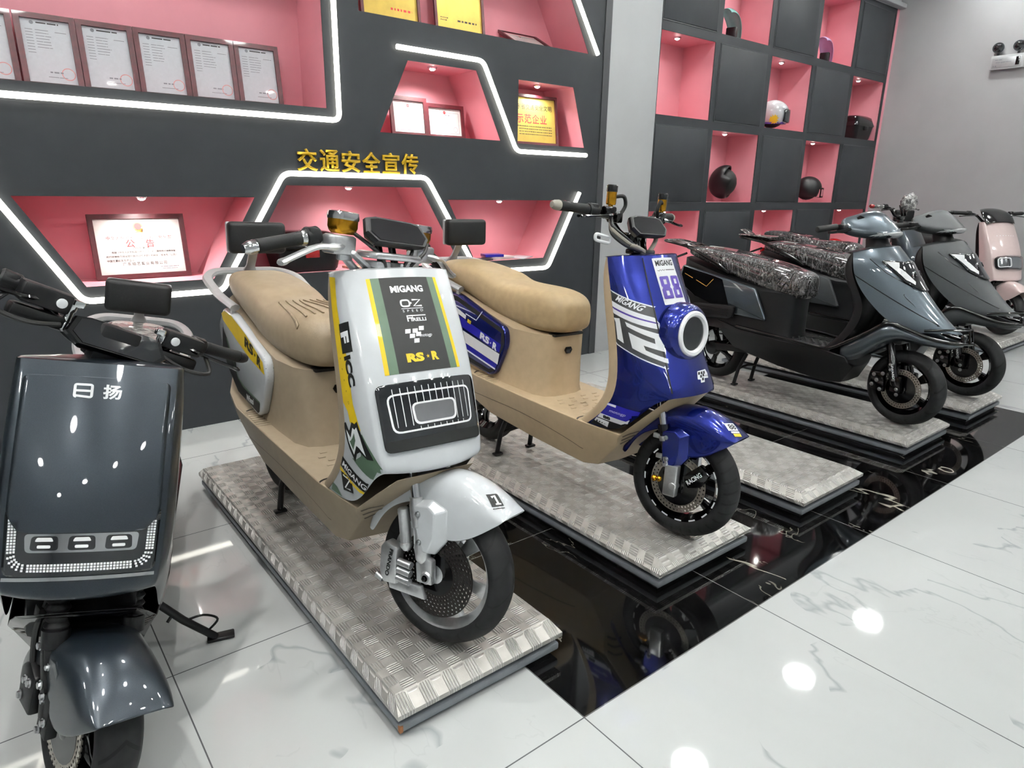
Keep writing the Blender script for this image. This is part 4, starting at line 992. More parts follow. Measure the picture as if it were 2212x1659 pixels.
# ---- white
def white_scooter():
    root = thing('scooter', 'white scooter with a striped front and tan seat on the nearest tread plate platform', 'scooter', (.893, 1.45, PT), None, (0, math.radians(2.2), math.radians(-1)))
    S = dict(root=root, th=.40, trim=M['tan'], body=M['white'], seat_m=M['leather_tan'], rail=M['rail_silver'], face='wide', lift=.02, nose=-.04)
    Mx = city_scooter(S); ap = S['apron']; bv = surf(ap)
    # hood stripe
    o = Vector((0, .17, .925)); u = (1, 0, 0); v = (0, .32, .947)
    q = lambda a, c, t, bt: [(a * t, .123), (c * t, .123), (c * bt, -.148), (a * bt, -.148)]
    D = lambda n, a, m, off: decal(n, a, bv, o, u, v, m, ap, off)
    [D('stripe_yellow', art((q(a_, c_, 1, 1.08), 0, 0)), M['d_yellow'], .0007) for a_, c_ in ((-.11, -.099), (.099, .11))]
    [D('stripe_green', art((q(a_, c_, 1, 1.08), 0, 0)), M['d_green'], .0007) for a_, c_ in ((-.099, -.075), (.075, .099))]
    D('stripe_black', art((q(-.0755, .0755, 1, 1.08), 0, 0)), M['d_black'], .0009)
    D('lettering', art((art_text('MIGANG', .102, .020, bold=.045), 0, .088)), M['d_white'], .0016)
    oz = art((stroke(rounded([(-.026, .008), (-.004, .008), (-.004, -.008), (-.026, -.008)], .007, 4, True) + [Vector((-.024, .008))], .0042), 0, 0), (stroke([(.004, .008), (.026, .008), (.006, -.008), (.028, -.008)], .0045), 0, 0), (circ(.0025, 8), -.0005, 0), ([(-.028, -.0145), (.030, -.0145), (.030, -.013), (-.028, -.013)], 0, 0), (art_text('SPEED', .054, .006, space=2.2), .001, -.020))
    k15 = lambda a: ([Vector((q[0] * 1.18, q[1] * 1.12, 0)) for q in a[0]], a[1])
    D('lettering', art((k15(oz), 0, .046)), M['d_white'], .0016)
    D('lettering', art((art_text('IRELLI', .048, .010, bold=.03), .012, -.002), ([(-.0145, .008), (.037, .008), (.037, .011), (-.0145, .011)], 0, 0), (stroke([(-.022, -.007), (-.022, .0095), (-.006, .0095), (-.006, .003), (-.020, .003)], .0042), 0, 0)), M['d_white'], .0016)
    fl = []
    for a, c in ((-.040, .010), (-.018, .010), (-.030, -.004), (-.010, .000), (.003, .016), (-.020, -.018)):
        fl.append(([(a, c), (a + .016, c), (a + .019, c + .012), (a + .003, c + .012)], 0, -.050))
    D('lettering', art(*fl, (art_text('motogp', .040, .011, bold=.01, shear=.25), .022, -.050)), M['d_white'], .0016)
    D('lettering', art((art_text('RS', .052, .025, bold=.06), -.026, -.108), (art_text('R', .023, .025, bold=.06), .036, -.108), ([(math.cos(PI / 2 + i * PI / 5) * (.006 if i % 2 == 0 else .0025), math.sin(PI / 2 + i * PI / 5) * (.006 if i % 2 == 0 else .0025)) for i in range(10)], .0125, -.108)), M['d_yellow'], .0016)
    # near and far flanks
    for s in (-1, 1):
        uu = (0, s, 0); of = Vector((s * .2, 0, 0)); k = -1 if s < 0 else 1
        F = lambda n, a, m, off=.0008: decal(n, ([Vector((p[0] * (1 if s < 0 else -1), p[1], 0)) for p in a[0]], a[1]), bv, of, uu, (0, 0, 1), m, ap, off, .015, .12)
        F('stripe_yellow', art(([(-.299, 1.036), (-.272, 1.036), (-.248, .962), (-.222, .902), (-.190, .843), (-.168, .775), (-.150, .712), (-.168, .655), (-.178, .681), (-.2, .697), (-.206, .70), (-.215, .735), (-.232, .80), (-.248, .86), (-.278, .96)], 0, 0)), M['d_yellow'])
        F('stripe_yellow', art(([(-.150, .712), (-.122, .661), (-.112, .645), (-.139, .649), (-.168, .655)], 0, 0)), M['d_yellow'])
        F('stripe_green', art(([(-.131, .629), (-.106, .636), (-.03, .55), (-.066, .494), (-.164, .551), (-.142, .553), (-.108, .576)], 0, 0)), M['d_green'])
        F('foot_green', art(([(-.307, .426), (-.282, .419), (-.26, .393), (-.325, .395)], 0, 0)), M['d_green'])
        F('flash_mark', art(([(-.205, .642), (-.193, .648), (-.173, .627), (-.158, .658), (-.142, .656), (-.130, .667), (-.114, .641), (-.067, .58), (-.064, .573), (-.088, .569), (-.129, .585), (-.147, .545), (-.176, .576), (-.19, .602)], 0, 0)), M['d_black'], .001)
        F('flash_fill', art(([(-.190, .628), (-.176, .595), (-.150, .565), (-.133, .60), (-.092, .577), (-.115, .625), (-.132, .650), (-.142, .640), (-.153, .643), (-.165, .61)], 0, 0)), M['d_white'], .0014)
        F('flash_green', art(([(-.172, .60), (-.152, .578), (-.138, .61), (-.145, .63), (-.160, .602)], 0, 0)), M['d_green'], .0018)
        F('badge_black', art(([(-.226, .541), (-.091, .478), (-.116, .444), (-.251, .513)], 0, 0)), M['d_black'], .001)
        F('stripe_gold', art(([(-.253, .508), (-.118, .443), (-.124, .434), (-.260, .496)], 0, 0)), M['d_yellow'], .001)
        F('diamond', art(([(-.238, .487), (-.18, .480), (-.185, .432), (-.240, .425)], 0, 0)), M['d_black'], .001)
        F('diamond_mark', art((stroke([(-.228, .478), (-.192, .472), (-.226, .437), (-.196, .440)], .006), 0, 0)), M['d_white'], .0016)
        F('letter_block', art(([(-.232, .915), (-.198, .928), (-.165, .852), (-.207, .838)], 0, 0)), M['d_black'], .0012)
        if s < 0:
            F('lettering', art((art_text('MIGANG', .115, .021, bold=.02, shear=.2), -.171, .494, -.44)), M['d_white'], .0016)
            F('lettering', art((art_text('F', .032, .030, bold=.05), -.201, .884, -1.17)), M['d_white'], .0018)
            F('lettering', art((art_text('ICC', .085, .030, bold=.06), -.169, .798, -1.17)), M['d_black'], .0014)
            F('lettering', art((art_text('SPEED', .13, .006, space=5), -.196, .765, -1.18)), M['d_grey'], .0014)
    # headlamp: smoked cover with a framed inner lamp
    o = Vector((0, .09, .675)); v = (0, .36, .93); D2 = lambda n, a, m, off, th=0., p=ap: decal(n, a, bv, o, u, v, m, p, off, .02, .2, th)
    hl = D2('headlamp', (fill2d([rounded_poly([(-.148, -.094), (.148, -.094), (.152, .088), (-.152, .088)], .02)])), M['glass_dark'], .004, .008)
    hl.parent = root
    HB = lambda n, a, m, off: D2(n, a, m, off, 0, hl)
    HB('lamp_rim', fill2d([rounded_poly([(-.122, -.046), (.122, -.046), (.128, .060), (-.128, .060)], .022), rounded_poly([(-.117, -.041), (.117, -.041), (.123, .055), (-.123, .055)], .018)]), M['ring_white'], .0088)
    HB('lamp_ribs', art(*[(stroke([(x, .010 if abs(x) < .058 else -.03), (x * 1.02, .074)], .0022), 0, 0) for x in [(-.108 + .0196 * i) for i in range(12)]], *[(stroke([(x, -.043), (x, -.034)], .002), 0, 0) for x in [(-.05 + .0196 * i) for i in range(8)]]), M['ring_white'], .0086)
    HB('lamp_bowl', fill2d([rounded_poly([(-.062, -.026), (.062, -.026), (.066, .028), (-.066, .028)], .016)]), M['chrome'], .0092)
    HB('lamp_bowl_rim', fill2d([rounded_poly([(-.064, -.030), (.064, -.030), (.068, .030), (-.068, .030)], .018), rounded_poly([(-.058, -.024), (.058, -.024), (.062, .025), (-.062, .025)], .014)]), M['ring_white'], .0098)
    HB('lower_mask', fill2d([rounded_poly([(-.146, -.092), (.146, -.092), (.147, -.062), (-.147, -.062)], .012)]), M['d_black'], .0086)
    # seat print
    sb = surf(S['seat'])
    for sx in (-1, 1):
        for i in range(4):
            x0 = .085 - .026 * i
            decal('seat_rib', stroke(cr([(sx * x0, .15), (sx * (x0 + .014), .04), (sx * (x0 + .026 - .003 * i), -.08), (sx * (x0 + .03 - .004 * i), -.12)], 5), .006), sb, (0, .86, .95), (1, 0, 0), (0, 1, 0), M['leather_tan'], S['seat'], .0028, .01, .2, .004)
    # side panel graphics
    for s, pn in zip((-1, 1), S['panels']):
        G = lambda n, a, m, off=.0006: flat(n, ([Vector((p[0] * (1 if s < 0 else -1), p[1], 0)) for p in a[0]], a[1]), (s * .177, 0, 0), (0, s, 0), (0, 0, 1), m, pn, off)
        G('stripe_yellow', art(([(-1.46, .755), (-1.42, .772), (-1.31, .765), (-1.13, .722), (-.945, .655), (-.928, .61), (-1.09, .635), (-1.25, .675), (-1.44, .73)], 0, 0)), M['d_yellow'])
        G('stripe_black', art(([(-1.405, .535), (-1.28, .462), (-1.03, .437), (-1.01, .448), (-1.0, .482), (-1.20, .498), (-1.27, .52), (-1.40, .66), (-1.455, .70), (-1.475, .60)], 0, 0)), M['d_black'])
        G('stripe_green', art(([(-1.40, .665), (-1.265, .525), (-1.195, .505), (-1.0, .488), (-1.0, .482), (-1.2, .497), (-1.27, .519), (-1.41, .655)], 0, 0)), M['d_green'], .0010)
        G('tank_mark', art(([(-1.40, .612), (-1.29, .605), (-1.285, .545), (-1.33, .56), (-1.335, .575), (-1.375, .57)], 0, 0)), M['d_black'], .0010)
        if s < 0:
            G('lettering', art((art_text('RS', .105, .042, bold=.05), -1.10, .684, -.20), (art_text('R', .048, .042, bold=.05), -.985, .648, -.26), (circ(.007, 5), -1.03, .664)), M['d_black'], .0012)
            G('lettering', art((art_text('Wheel', .09, .026, bold=.02, shear=.2), -1.12, .468, .02)), M['d_white'], .0012)
    # front assembly
    tyre_rim(root, Mx, M['tyre_street'], M['alu'], M['alu'], 6, spoke_w=.045, big=.014)
    brake_disc(root, Mx, M['disc_black'], .058, .126)
    for s in (-1, 1):
        b = MB(); b.tube([fork_pt(.40, s * .077), fork_pt(.66, s * .077)], .0145, 16); put(b.build('fork_tube', M['chrome'], root), Mx)
        b = MB(); a0, a1 = fork_pt(.255, s * .083), fork_pt(.435, s * .077); d = (a1 - a0).normalized(); L_ = (a1 - a0).length
        b.lathe([(.012, 0), (.022, .012), (.0235, .05), (.0205, .06), (.0205, L_ * .55), (.0235, L_ * .56), (.0235, L_ - .02), (.021, L_ - .012), (.021, L_)], a0, d, 20)
        b.plate([(-.028, -.02), (.025, -.025), (.035, .03), (.012, .06), (-.02, .05)], (s * .083, .012, .222), (0, 1, 0), (0, 0, 1), .024, .005)
        b.cyl((s * .070, .005, .22), (s * .100, .005, .22), .019, bev=.004); fl_ = put(b.build('fork_leg', M['alu'], root), Mx)
        b = MB(); p0 = Vector((s * .088, .085, .275)); p1 = Vector((s * .084, .115, .395)); d = (p1 - p0).normalized()
        b.lathe([(.010, 0), (.018, .012), (.018, .022), (.016, .024), (.0165, .105), (.018, .108), (.017, .120), (.012, .124)], p0, d, 18); put(b.build('damper_canister', M['alu'], root), Mx)
        bolts(fl_, [(s * .100, .005, .22)], (s, 0, 0), .007, M['gloss_black'])
    b = MB(); b.plate([(-.02, -.055), (.03, -.062), (.045, -.03), (.048, .045), (.03, .065), (-.012, .055)], (-.090, .118, .225), (0, 1, 0), (0, 0, 1), .036, .007)
    b.plate([(-.10, -.012), (.03, -.02), (.04, .012), (-.08, .024)], (-.088, .10, .165), (0, 1, 0), (0, 0, 1), .016, .004); b.cyl((-.10, .150, .168), (-.10, .175, .176), .010)
    for z_ in (.19, .215, .24): b.cyl((-.100, .055, z_), (-.100, .10, z_), .011)
    cal = put(b.build('brake_caliper', M['alu'], root), Mx)
    flat('lettering', art((art_text('FRANDO', .085, .013, bold=.03), 0, 0)), (-.1085, .128, .23), (0, .12, -1), (0, -1, -.12), M['d_black'], cal, .0006)
    bracket(root, Mx, M['white'])
    flat_num = surf(S['fender'])
    a = art((fill2d([[(-.018, -.018), (.018, -.018), (.018, .018), (-.018, .018)]]), 0, 0), ([(-.018, -.025), (.018, -.025), (.018, -.0225), (-.018, -.0225)], 0, 0))
    fd = S['fender']
    decal('badge_black', a, flat_num, (-.035, -.165, .487), (.92, -.3, -.1), (.1, .45, .88), M['d_black'], fd, .0012, .01)
    decal('lettering', art((stroke([(-.008, .008), (.003, .012), (.003, -.013)], .007), 0, 0), ([(-.006, -.014), (.012, -.014), (.012, -.010), (-.006, -.010)], 0, 0)), flat_num, (-.035, -.165, .487), (.92, -.3, -.1), (.1, .45, .88), M['d_white'], fd, .002, .01)
    handlebar(root, Mx, M['alu'], M['rubber'], M['chrome'], M['alu'], 1.112, .042, 1.5)
    display(root, Mx, z=1.152, y=.30, ws=1.25)
    for s in (-1, 1):
        b = MB(); b.box((s * .178, .345, 1.105), (.085, .05, .052), .008); b.box((s * .150, .35, 1.088), (.05, .018, .05), .005); b.plate([(-.05, -.012), (.05, -.02), (.06, .0), (-.04, .02)], (s * .10, .33, 1.062), (s, 0, .5), (0, 1, 0), .012, .003)
        mc = put(b.build('master_cylinder', M['alu'], root), Mx)
        P8 = rrect(.076, .054, .014, 3)
        b = MB(); b.grid([[Vector((s * .165 + x * k, .350 + y * k, z)) for x, y in P8] for z, k in ((1.134, .72), (1.142, .9), (1.152, 1), (1.172, 1))], True, True, True); b.build('fluid_cup', M['amber'], mc)
        b = MB(); b.grid([[Vector((s * .165 + x * k, .350 + y * k, z)) for x, y in P8] for z, k in ((1.172, 1.05), (1.180, 1.08), (1.192, 1.02), (1.194, .9))], True, True, True); b.build('cup_lid', M['chrome'], mc)
        b = MB(); b.cyl((s * .145, .352, 1.112), (s * .128, .352, 1.112), .009); b.build('banjo_bolt', M['amber'], mc)
    for s in (-1, 1):
        g0 = Vector((s * .262, .3895, 1.112)); d = (Vector((s * .395, .417, 1.074)) - g0).normalized()
        b = MB(); b.lathe([(.0165, -.012), (.0205, -.008), (.0205, .004), (.0185, .008), (.0185, .012)], g0, d, 20); put(b.build('grip_collar', M['chrome'], root), Mx)
    b = MB(); b.box((0, .318, 1.088), (.20, .085, .020), .008); b.box((-.05, .32, 1.062), (.06, .06, .02), .006); b.box((.05, .32, 1.062), (.06, .06, .02), .006); put(b.build('top_clamp', M['alu'], root), Mx)
    for i, (x, y) in enumerate(((-.05, .30), (.04, .31), (.07, .33))):
        b = MB(); b.tube(cr([(x * 3.0, .345, 1.15), (x * 2, .30, 1.11), (x * 1.1, .29, 1.075), (x * .6, .30, 1.03)], 6), .0055, 8); put(b.build('cable', M['cord'], root), Mx)
    settle(root, PT)
    return root
def rounded_poly(P, r): return [tuple(p) for p in rounded(P, r, 4, True)]
def bracket(root, Mx, m):
    """pressed boss on the fender flank that carries the two bolts"""
    for s in (-1, 1):
        out = [(.078, .428), (.062, .302), (.050, .284), (-.004, .286), (-.038, .335), (-.030, .425), (.02, .442)]
        inn = [(.070, .418), (.056, .308), (.046, .292), (.008, .294), (-.008, .34), (-.004, .412), (.02, .428)]
        b = MB(); b.grid([[Vector((s * .064, y, z)) for y, z in out], [Vector((s * .076, y, z)) for y, z in out], [Vector((s * .100, y, z)) for y, z in inn]], True, True, True)
        br = put(b.build('fender_bracket', m, root, ang=25), Mx)
        q = br.modifiers.new('bevel', 'BEVEL'); q.width = .004; q.segments = 3; q.limit_method = 'ANGLE'
        bolts(br, [(s * .1002, .050, .398), (s * .1002, .038, .318)], (s, 0, 0), .0065)

# ---- blue
def blue_scooter():
    root = thing('scooter', 'metallic blue scooter numbered 88 with a round headlight ring and beige body', 'scooter', (1.983, 1.425, PT), None, (0, math.radians(1), math.radians(-1)))
    S = dict(root=root, th=.20, trim=M['beige'], body=M['blue'], seat_m=M['leather_tan2'], rail=M['rail_silver'], face='round', nose=0.)
    Mx = city_scooter(S); ap = S['apron']; bv = surf(ap)
    # headlight bowl, ring and reflector
    c = Vector((0, .086, .786)); ax = Vector((0, -.98, .08))
    b = MB(); b.lathe([(.112, .0), (.110, .03), (.104, .05), (.092, .062), (.084, .064), (.080, .056)], c, ax, 48); hh = b.build('headlamp', M['blue'], root)
    b = MB(); b.lathe([(.083, .058), (.083, .068), (.078, .073), (.068, .073), (.062, .066), (.062, .058)], c, ax, 48, True); b.build('lamp_ring', M['ring_white'], hh)
    b = MB(); b.lathe([(.063, .062), (.05, .030), (.034, .014), (.026, .012)], c, ax, 40); b.build('lamp_bowl', M['glass_dark'], hh)
    b = MB(); b.lathe([(.030, .018), (.034, .026), (.030, .044), (.026, .046), (.018, .034), (.0, .030)], c, ax, 32); b.build('projector', M['chrome'], hh)
    b = MB()
    for k in range(14):
        a_ = 2 * PI * k / 14; e1 = Vector((1, 0, 0)); e2 = ax.cross(e1).normalized(); d_ = e1 * math.cos(a_) + e2 * math.sin(a_)
        b.tube([c + ax.normalized() * .022 + d_ * .034, c + ax.normalized() * .056 + d_ * .059], .0014, 5)
    b.build('bowl_ribs', M['chrome'], hh)
    for sx in (-1, 1):
        decal('seam', stroke([(sx * .093, .272), (sx * .097, .20), (sx * .108, .0), (sx * .120, -.235)], .004), bv, (0, .1, .8), (1, 0, 0), (0, .42, .9), M['rubber'], ap, .0014, .012)
    # number board on the hood
    o = Vector((0, .165, .98)); u = (1, 0, 0); v = (0, .33, .944); D = lambda n, a, m, off: decal(n, a, bv, o, u, v, m, ap, off)
    D('number_board', fill2d([rounded_poly([(-.056, -.105), (.066, -.105), (.052, .074), (-.058, .074)], .004)]), M['d_white'], .0007)
    D('lettering', art((art_text('MIGANG', .092, .022, bold=.03), -.002, .054), (stroke([(-.046, .027), (-.038, .024), (-.034, .029), (-.028, .024), (-.022, .029), (-.016, .024), (-.010, .029)], .002), 0, 0), ([(-.006, .0255), (.046, .0255), (.046, .028), (-.006, .028)], 0, 0)), M['d_black'], .0012)
    def eight(cx_, cy_, s_):
        O = [(-.5, -1), (.5, -1), (.56, -.9), (.56, -.18), (.42, 0), (.52, .18), (.52, .92), (.44, 1), (-.44, 1), (-.52, .92), (-.52, .18), (-.42, 0), (-.56, -.18), (-.56, -.9)]
        h = lambda y: [(-.17, y - .22), (.17, y - .22), (.17, y + .22), (-.17, y + .22)]
        T = lambda L: [(cx_ + p[0] * s_, cy_ + p[1] * s_) for p in L]
        return [T(O), T(h(-.5)), T(h(.5))]
    D('number', fill2d(eight(-.026, -.040, .043)), M['d_purple'], .0020); D('number', fill2d(eight(.030, -.040, .043)), M['d_purple'], .0020)
    fl = [([(a, c_), (a + .012, c_), (a + .015, c_ + .010), (a + .003, c_ + .010)], 0, 0) for a, c_ in ((-.028, .006), (-.011, .006), (-.020, -.006), (-.003, -.003), (.006, .006), (-.012, -.017))]
    o2 = Vector((.045, .0, .632)); D3 = lambda n, a, m, off: decal(n, a, bv, o2, u, v, m, ap, off, .01)
    D3('badge_white', fill2d([rounded_poly([(-.036, -.010), (-.018, -.012), (-.022, -.024), (.004, -.024), (.008, -.010), (.038, -.012), (.040, .006), (.030, .022), (-.028, .020)], .003)]), M['d_white'], .0007)
    D3('lettering', art(*fl), M['d_black'], .0012); D3('lettering', art((art_text('motogp', .026, .008), .024, -.003)), M['d_grey'], .0012)
    for s in (-1, 1):
        F = lambda n, a, m, off=.0008: decal(n, ([Vector((p[0] * (1 if s < 0 else -1), p[1], 0)) for p in a[0]], a[1]), bv, (s * .2, 0, 0), (0, s, 0), (0, 0, 1), m, ap, off, .015, .13)
        F('band_black', art(([(-.275, .932), (-.196, .901), (-.128, .878), (-.079, .777), (-.030, .675), (-.12, .706), (-.225, .745), (-.252, .84)], 0, 0)), M['d_grey'], .0007)
        F('band_white', art(([(-.265, .896), (-.184, .867), (-.116, .844), (-.1, .825), (-.09, .803), (-.165, .824), (-.25, .851), (-.258, .869)], 0, 0), ), M['d_white'], .0012)
        F('band_edge', art((stroke([(-.280, .934), (-.196, .903), (-.128, .880)], .004), 0, 0)), M['d_white'], .0013)
        F('band_edge', art((stroke([(-.225, .742), (-.12, .703), (-.030, .672)], .004), 0, 0)), M['d_white'], .0013)
        F('band_purple', art(([(-.252, .873), (-.175, .849), (-.104, .827), (-.1, .822), (-.175, .843), (-.252, .867)], 0, 0)), M['d_purple'], .0014)
        F('figure_one', art(([(-.238, .832), (-.213, .833), (-.182, .745), (-.212, .757), (-.228, .817)], 0, 0)), M['d_white'], .0014)
        F('figure_two', art(([(-.190, .824), (-.08, .786), (-.056, .729), (-.113, .747), (-.103, .731), (-.043, .706), (-.036, .690), (-.147, .733), (-.171, .788), (-.127, .771), (-.085, .755), (-.092, .772), (-.180, .808)], 0, 0)), M['d_white'], .0022)
        F('foot_band', art(([(-.332, .394), (-.262, .471), (-.235, .505), (-.10, .497), (-.158, .405)], 0, 0)), M['d_navy'])
        F('foot_black', art(([(-.332, .394), (-.295, .432), (-.145, .425), (-.158, .404), (-.17, .392)], 0, 0)), M['d_black'], .0010)
        F('foot_bar', art(([(-.293, .431), (-.277, .451), (-.128, .444), (-.139, .426)], 0, 0)), M['d_white'], .0014)
        F('foot_bar', art(([(-.237, .502), (-.198, .502), (-.2, .492), (-.245, .494)], 0, 0)), M['d_white'], .0014)
        F('check_badge', art(([(-.310, .412), (-.298, .428), (-.235, .424), (-.245, .400)], 0, 0)), M['d_white'], .0013)
        if s < 0:
            F('lettering', art((art_text('MIGANG', .095, .020, bold=.03, shear=.15), -.193, .889, -.36)), M['d_white'], .0016)
            F('lettering', art((art_text('88', .036, .014, bold=.06), -.246, .4395, -.05)), M['d_black'], .0020); F('lettering', art((art_text('motogp', .075, .013, shear=.3), -.195, .470, -.02)), M['d_white'], .0016)
            F('check', art(*[([(-.30 + .013 * q, .41 - .0 * q), (-.294 + .013 * q, .41), (-.291 + .013 * q, .418 - .002 * q), (-.297 + .013 * q, .418 - .002 * q)], 0, 0) for q in range(4)]), M['d_black'], .0020)
    for s, pn in zip((-1, 1), S['panels']):
        G = lambda n, a, m, off=.0006: flat(n, ([Vector((p[0] * (1 if s < 0 else -1), p[1], 0)) for p in a[0]], a[1]), (s * .177, 0, 0), (0, s, 0), (0, 0, 1), m, pn, off)
        G('edge_black', art(([(-1.41, .772), (-1.31, .765), (-.928, .662), (-.920, .60), (-.995, .455), (-1.03, .437), (-1.27, .465), (-1.28, .49), (-1.04, .455), (-1.005, .468), (-.945, .575), (-.945, .645), (-1.31, .74), (-1.42, .75)], 0, 0)), M['d_black'], .0006)
        G('stripe_navy', art(([(-1.30, .672), (-.945, .592), (-.958, .552), (-1.30, .625)], 0, 0)), M['d_navy'], .0008)
        G('stripe_navy', art(([(-1.28, .555), (-.968, .497), (-.985, .47), (-1.26, .52)], 0, 0)), M['d_navy'], .0008)
        G('stripe_white', art(([(-1.29, .608), (-.955, .545), (-.968, .492), (-1.28, .552)], 0, 0)), M['d_white'], .0010)
        G('stripe_white', art((stroke([(-1.25, .515), (-.985, .466)], .008), 0, 0)), M['d_white'], .0010)
        G('line_white', art((stroke([(-1.24, .690), (-1.148, .672), (-1.098, .722)], .005), 0, 0)), M['d_white'], .0010)
        G('tab_white', art(([(-1.40, .735), (-1.236, .682), (-1.24, .662), (-1.35, .690)], 0, 0)), M['d_white'], .0010)
        G('tab_yellow', art(([(-1.222, .668), (-1.19, .660), (-1.196, .643), (-1.225, .650)], 0, 0)), M['d_yellow'], .0012)
        if s < 0: G('lettering', art((art_text('RS', .078, .034, bold=.05), -1.075, .598, -.24), (art_text('R', .036, .034, bold=.05), -.992, .574, -.24), (circ(.005, 5), -1.026, .584)), M['d_white'], .0014)
    tyre_rim(root, Mx, M['tyre_wet'], M['gloss_black'], M['gloss_black'], 5, dashes=True)
    brake_disc(root, Mx, M['disc_silver'], .080, .112)
    for s in (-1, 1):
        b = MB(); b.tube([fork_pt(.40, s * .077), fork_pt(.68, s * .077)], .0145, 16); put(b.build('fork_tube', M['chrome'], root), Mx)
        b = MB(); a0, a1 = fork_pt(.27, s * .08), fork_pt(.44, s * .077); d = (a1 - a0).normalized(); L_ = (a1 - a0).length
        b.lathe([(.019, 0), (.019, L_ - .03), (.023, L_ - .028), (.023, L_)], a0, d, 20); fl_ = put(b.build('fork_leg', M['gloss_black'], root), Mx)
        for z_ in (.39, .315):
            b = MB(); p = fork_pt(z_, s * .0785); b.lathe([(.0235, -.009), (.0235, .009), (.018, .009), (.018, -.009)], p, d, 20, True); b.box(p + Vector((0, .034, 0)), (.014, .03, .018), .003); b.build('fork_clamp', M['alu'], fl_)
        b = MB(); b.plate([(-.03, -.055), (.022, -.06), (.032, .06), (-.022, .068)], (s * .088, .012, .235), (0, 1, .06), (0, -.06, 1), .03, .006); b.cyl((s * .075, .03, .295), (s * .1, .045, .30), .014); b.cyl((s * .07, .0, .22), (s * .104, .0, .22), .016, bev=.003); put(b.build('axle_block', M['alu'], root), Mx)
    b = MB(); b.ball((-.104, .055, .235), .012, 10); b.ball((-.104, .075, .232), .013, 10); b.cyl((-.09, .06, .234), (-.104, .06, .234), .008); put(b.build('banjo_bolt', M['amber'], root), Mx)
    b = MB(); b.plate([(-.04, -.03), (.05, -.03), (.06, .02), (.0, .04), (-.05, .02)], (-.072, -.075, .27), (0, -.7, .7), (0, -.7, -.7), .03, .006); cal = put(b.build('brake_caliper', M['gloss_black'], root), Mx)
    flat('lettering', art((art_text('RACING', .07, .018, bold=.02), 0, 0)), (-.0875, -.075, .27), (0, -.7, .7), (0, .7, .7), M['d_white'], cal, .0008)
    bracket(root, Mx, M['blue'])
    fd = S['fender']; fb = surf(fd)
    uu, vv = (.92, -.3, -.1), (.1, .45, .88)
    decal('badge_white', art(([(-.018, -.008), (.03, -.008), (.03, .022), (-.018, .022)], 0, 0), ([(-.012, -.018), (.03, -.018), (.03, -.011), (-.012, -.011)], 0, 0)), fb, (-.030, -.175, .482), uu, vv, M['d_white'], fd, .001, .01)
    decal('number', art((art_text('88', .034, .022, bold=.03), .008, .007)), fb, (-.030, -.175, .482), uu, vv, M['d_black'], fd, .0018, .01)
    decal('tab_yellow', art(([(-.008, -.032), (.03, -.032), (.03, -.020), (-.008, -.020)], 0, 0)), fb, (-.030, -.175, .482), uu, vv, M['d_yellow'], fd, .001, .01)
    handlebar(root, Mx, M['gloss_black'], M['rubber'], M['putty'], M['gloss_black'], 1.20)
    display(root, Mx, y=.29, z=1.152, ws=1.15)
    for s in (-1, 1):
        b = MB(); b.box((s * .185, .35, 1.195), (.05, .04, .045), .008); b.box((s * .15, .345, 1.18), (.04, .05, .04), .008); mc = put(b.build('master_cylinder', M['gloss_black'], root), Mx)
        b = MB(); b.lathe([(.016, 0), (.0185, .004), (.0185, .045)], (s * .185, .345, 1.222), 'Z', 20); b.cyl((s * .185, .345, 1.192), (s * .185, .345, 1.223), .009); b.build('fluid_cup', M['amber'], mc)
        b = MB(); b.lathe([(.0195, .045), (.0205, .048), (.0205, .066), (.017, .070)], (s * .185, .345, 1.222), 'Z', 12); b.build('cup_lid', M['gloss_black'], mc)
        b = MB(); b.tube(cr([(s * .170, .338, 1.252), (s * .135, .325, 1.255), (s * .118, .325, 1.225), (s * .135, .33, 1.195)], 6), .007, 10); b.build('cup_hose', M['rubber'], mc)
    for i, dz in enumerate((0, .012, -.014)):
        b = MB(); b.tube(cr([(-.19, .335, 1.17 + dz), (-.225, .30, 1.135 + dz), (-.16, .285, 1.10 + dz), (-.08, .285, 1.075 + dz * .4), (-.01, .29, 1.055)], 6), .0065 if i else .008, 8); put(b.build('cable', M['putty'] if i == 0 else M['cord'], root), Mx)
    b = MB(); b.tube(cr([(-.13, .285, 1.085), (-.07, .283, 1.075), (-.02, .285, 1.062)], 5), .011, 10); b.tube(cr([(.12, .33, 1.16), (.09, .30, 1.11), (.03, .29, 1.06)], 6), .009, 10); put(b.build('cable_sleeve', M['putty'], root), Mx)
    b = MB(); b.tube(rounded([(-.285, .33, 1.118), (-.215, .315, 1.108), (-.215, .315, 1.086), (-.285, .33, 1.096)], .012, 4, True), .006, 8, True); put(b.build('loose_strap', M['d_white'], root), Mx)
    b = MB(); b.box((0, .31, 1.06), (.11, .07, .02), .006); put(b.build('top_clamp', M['gloss_black'], root), Mx)
    settle(root, PT)
    return root

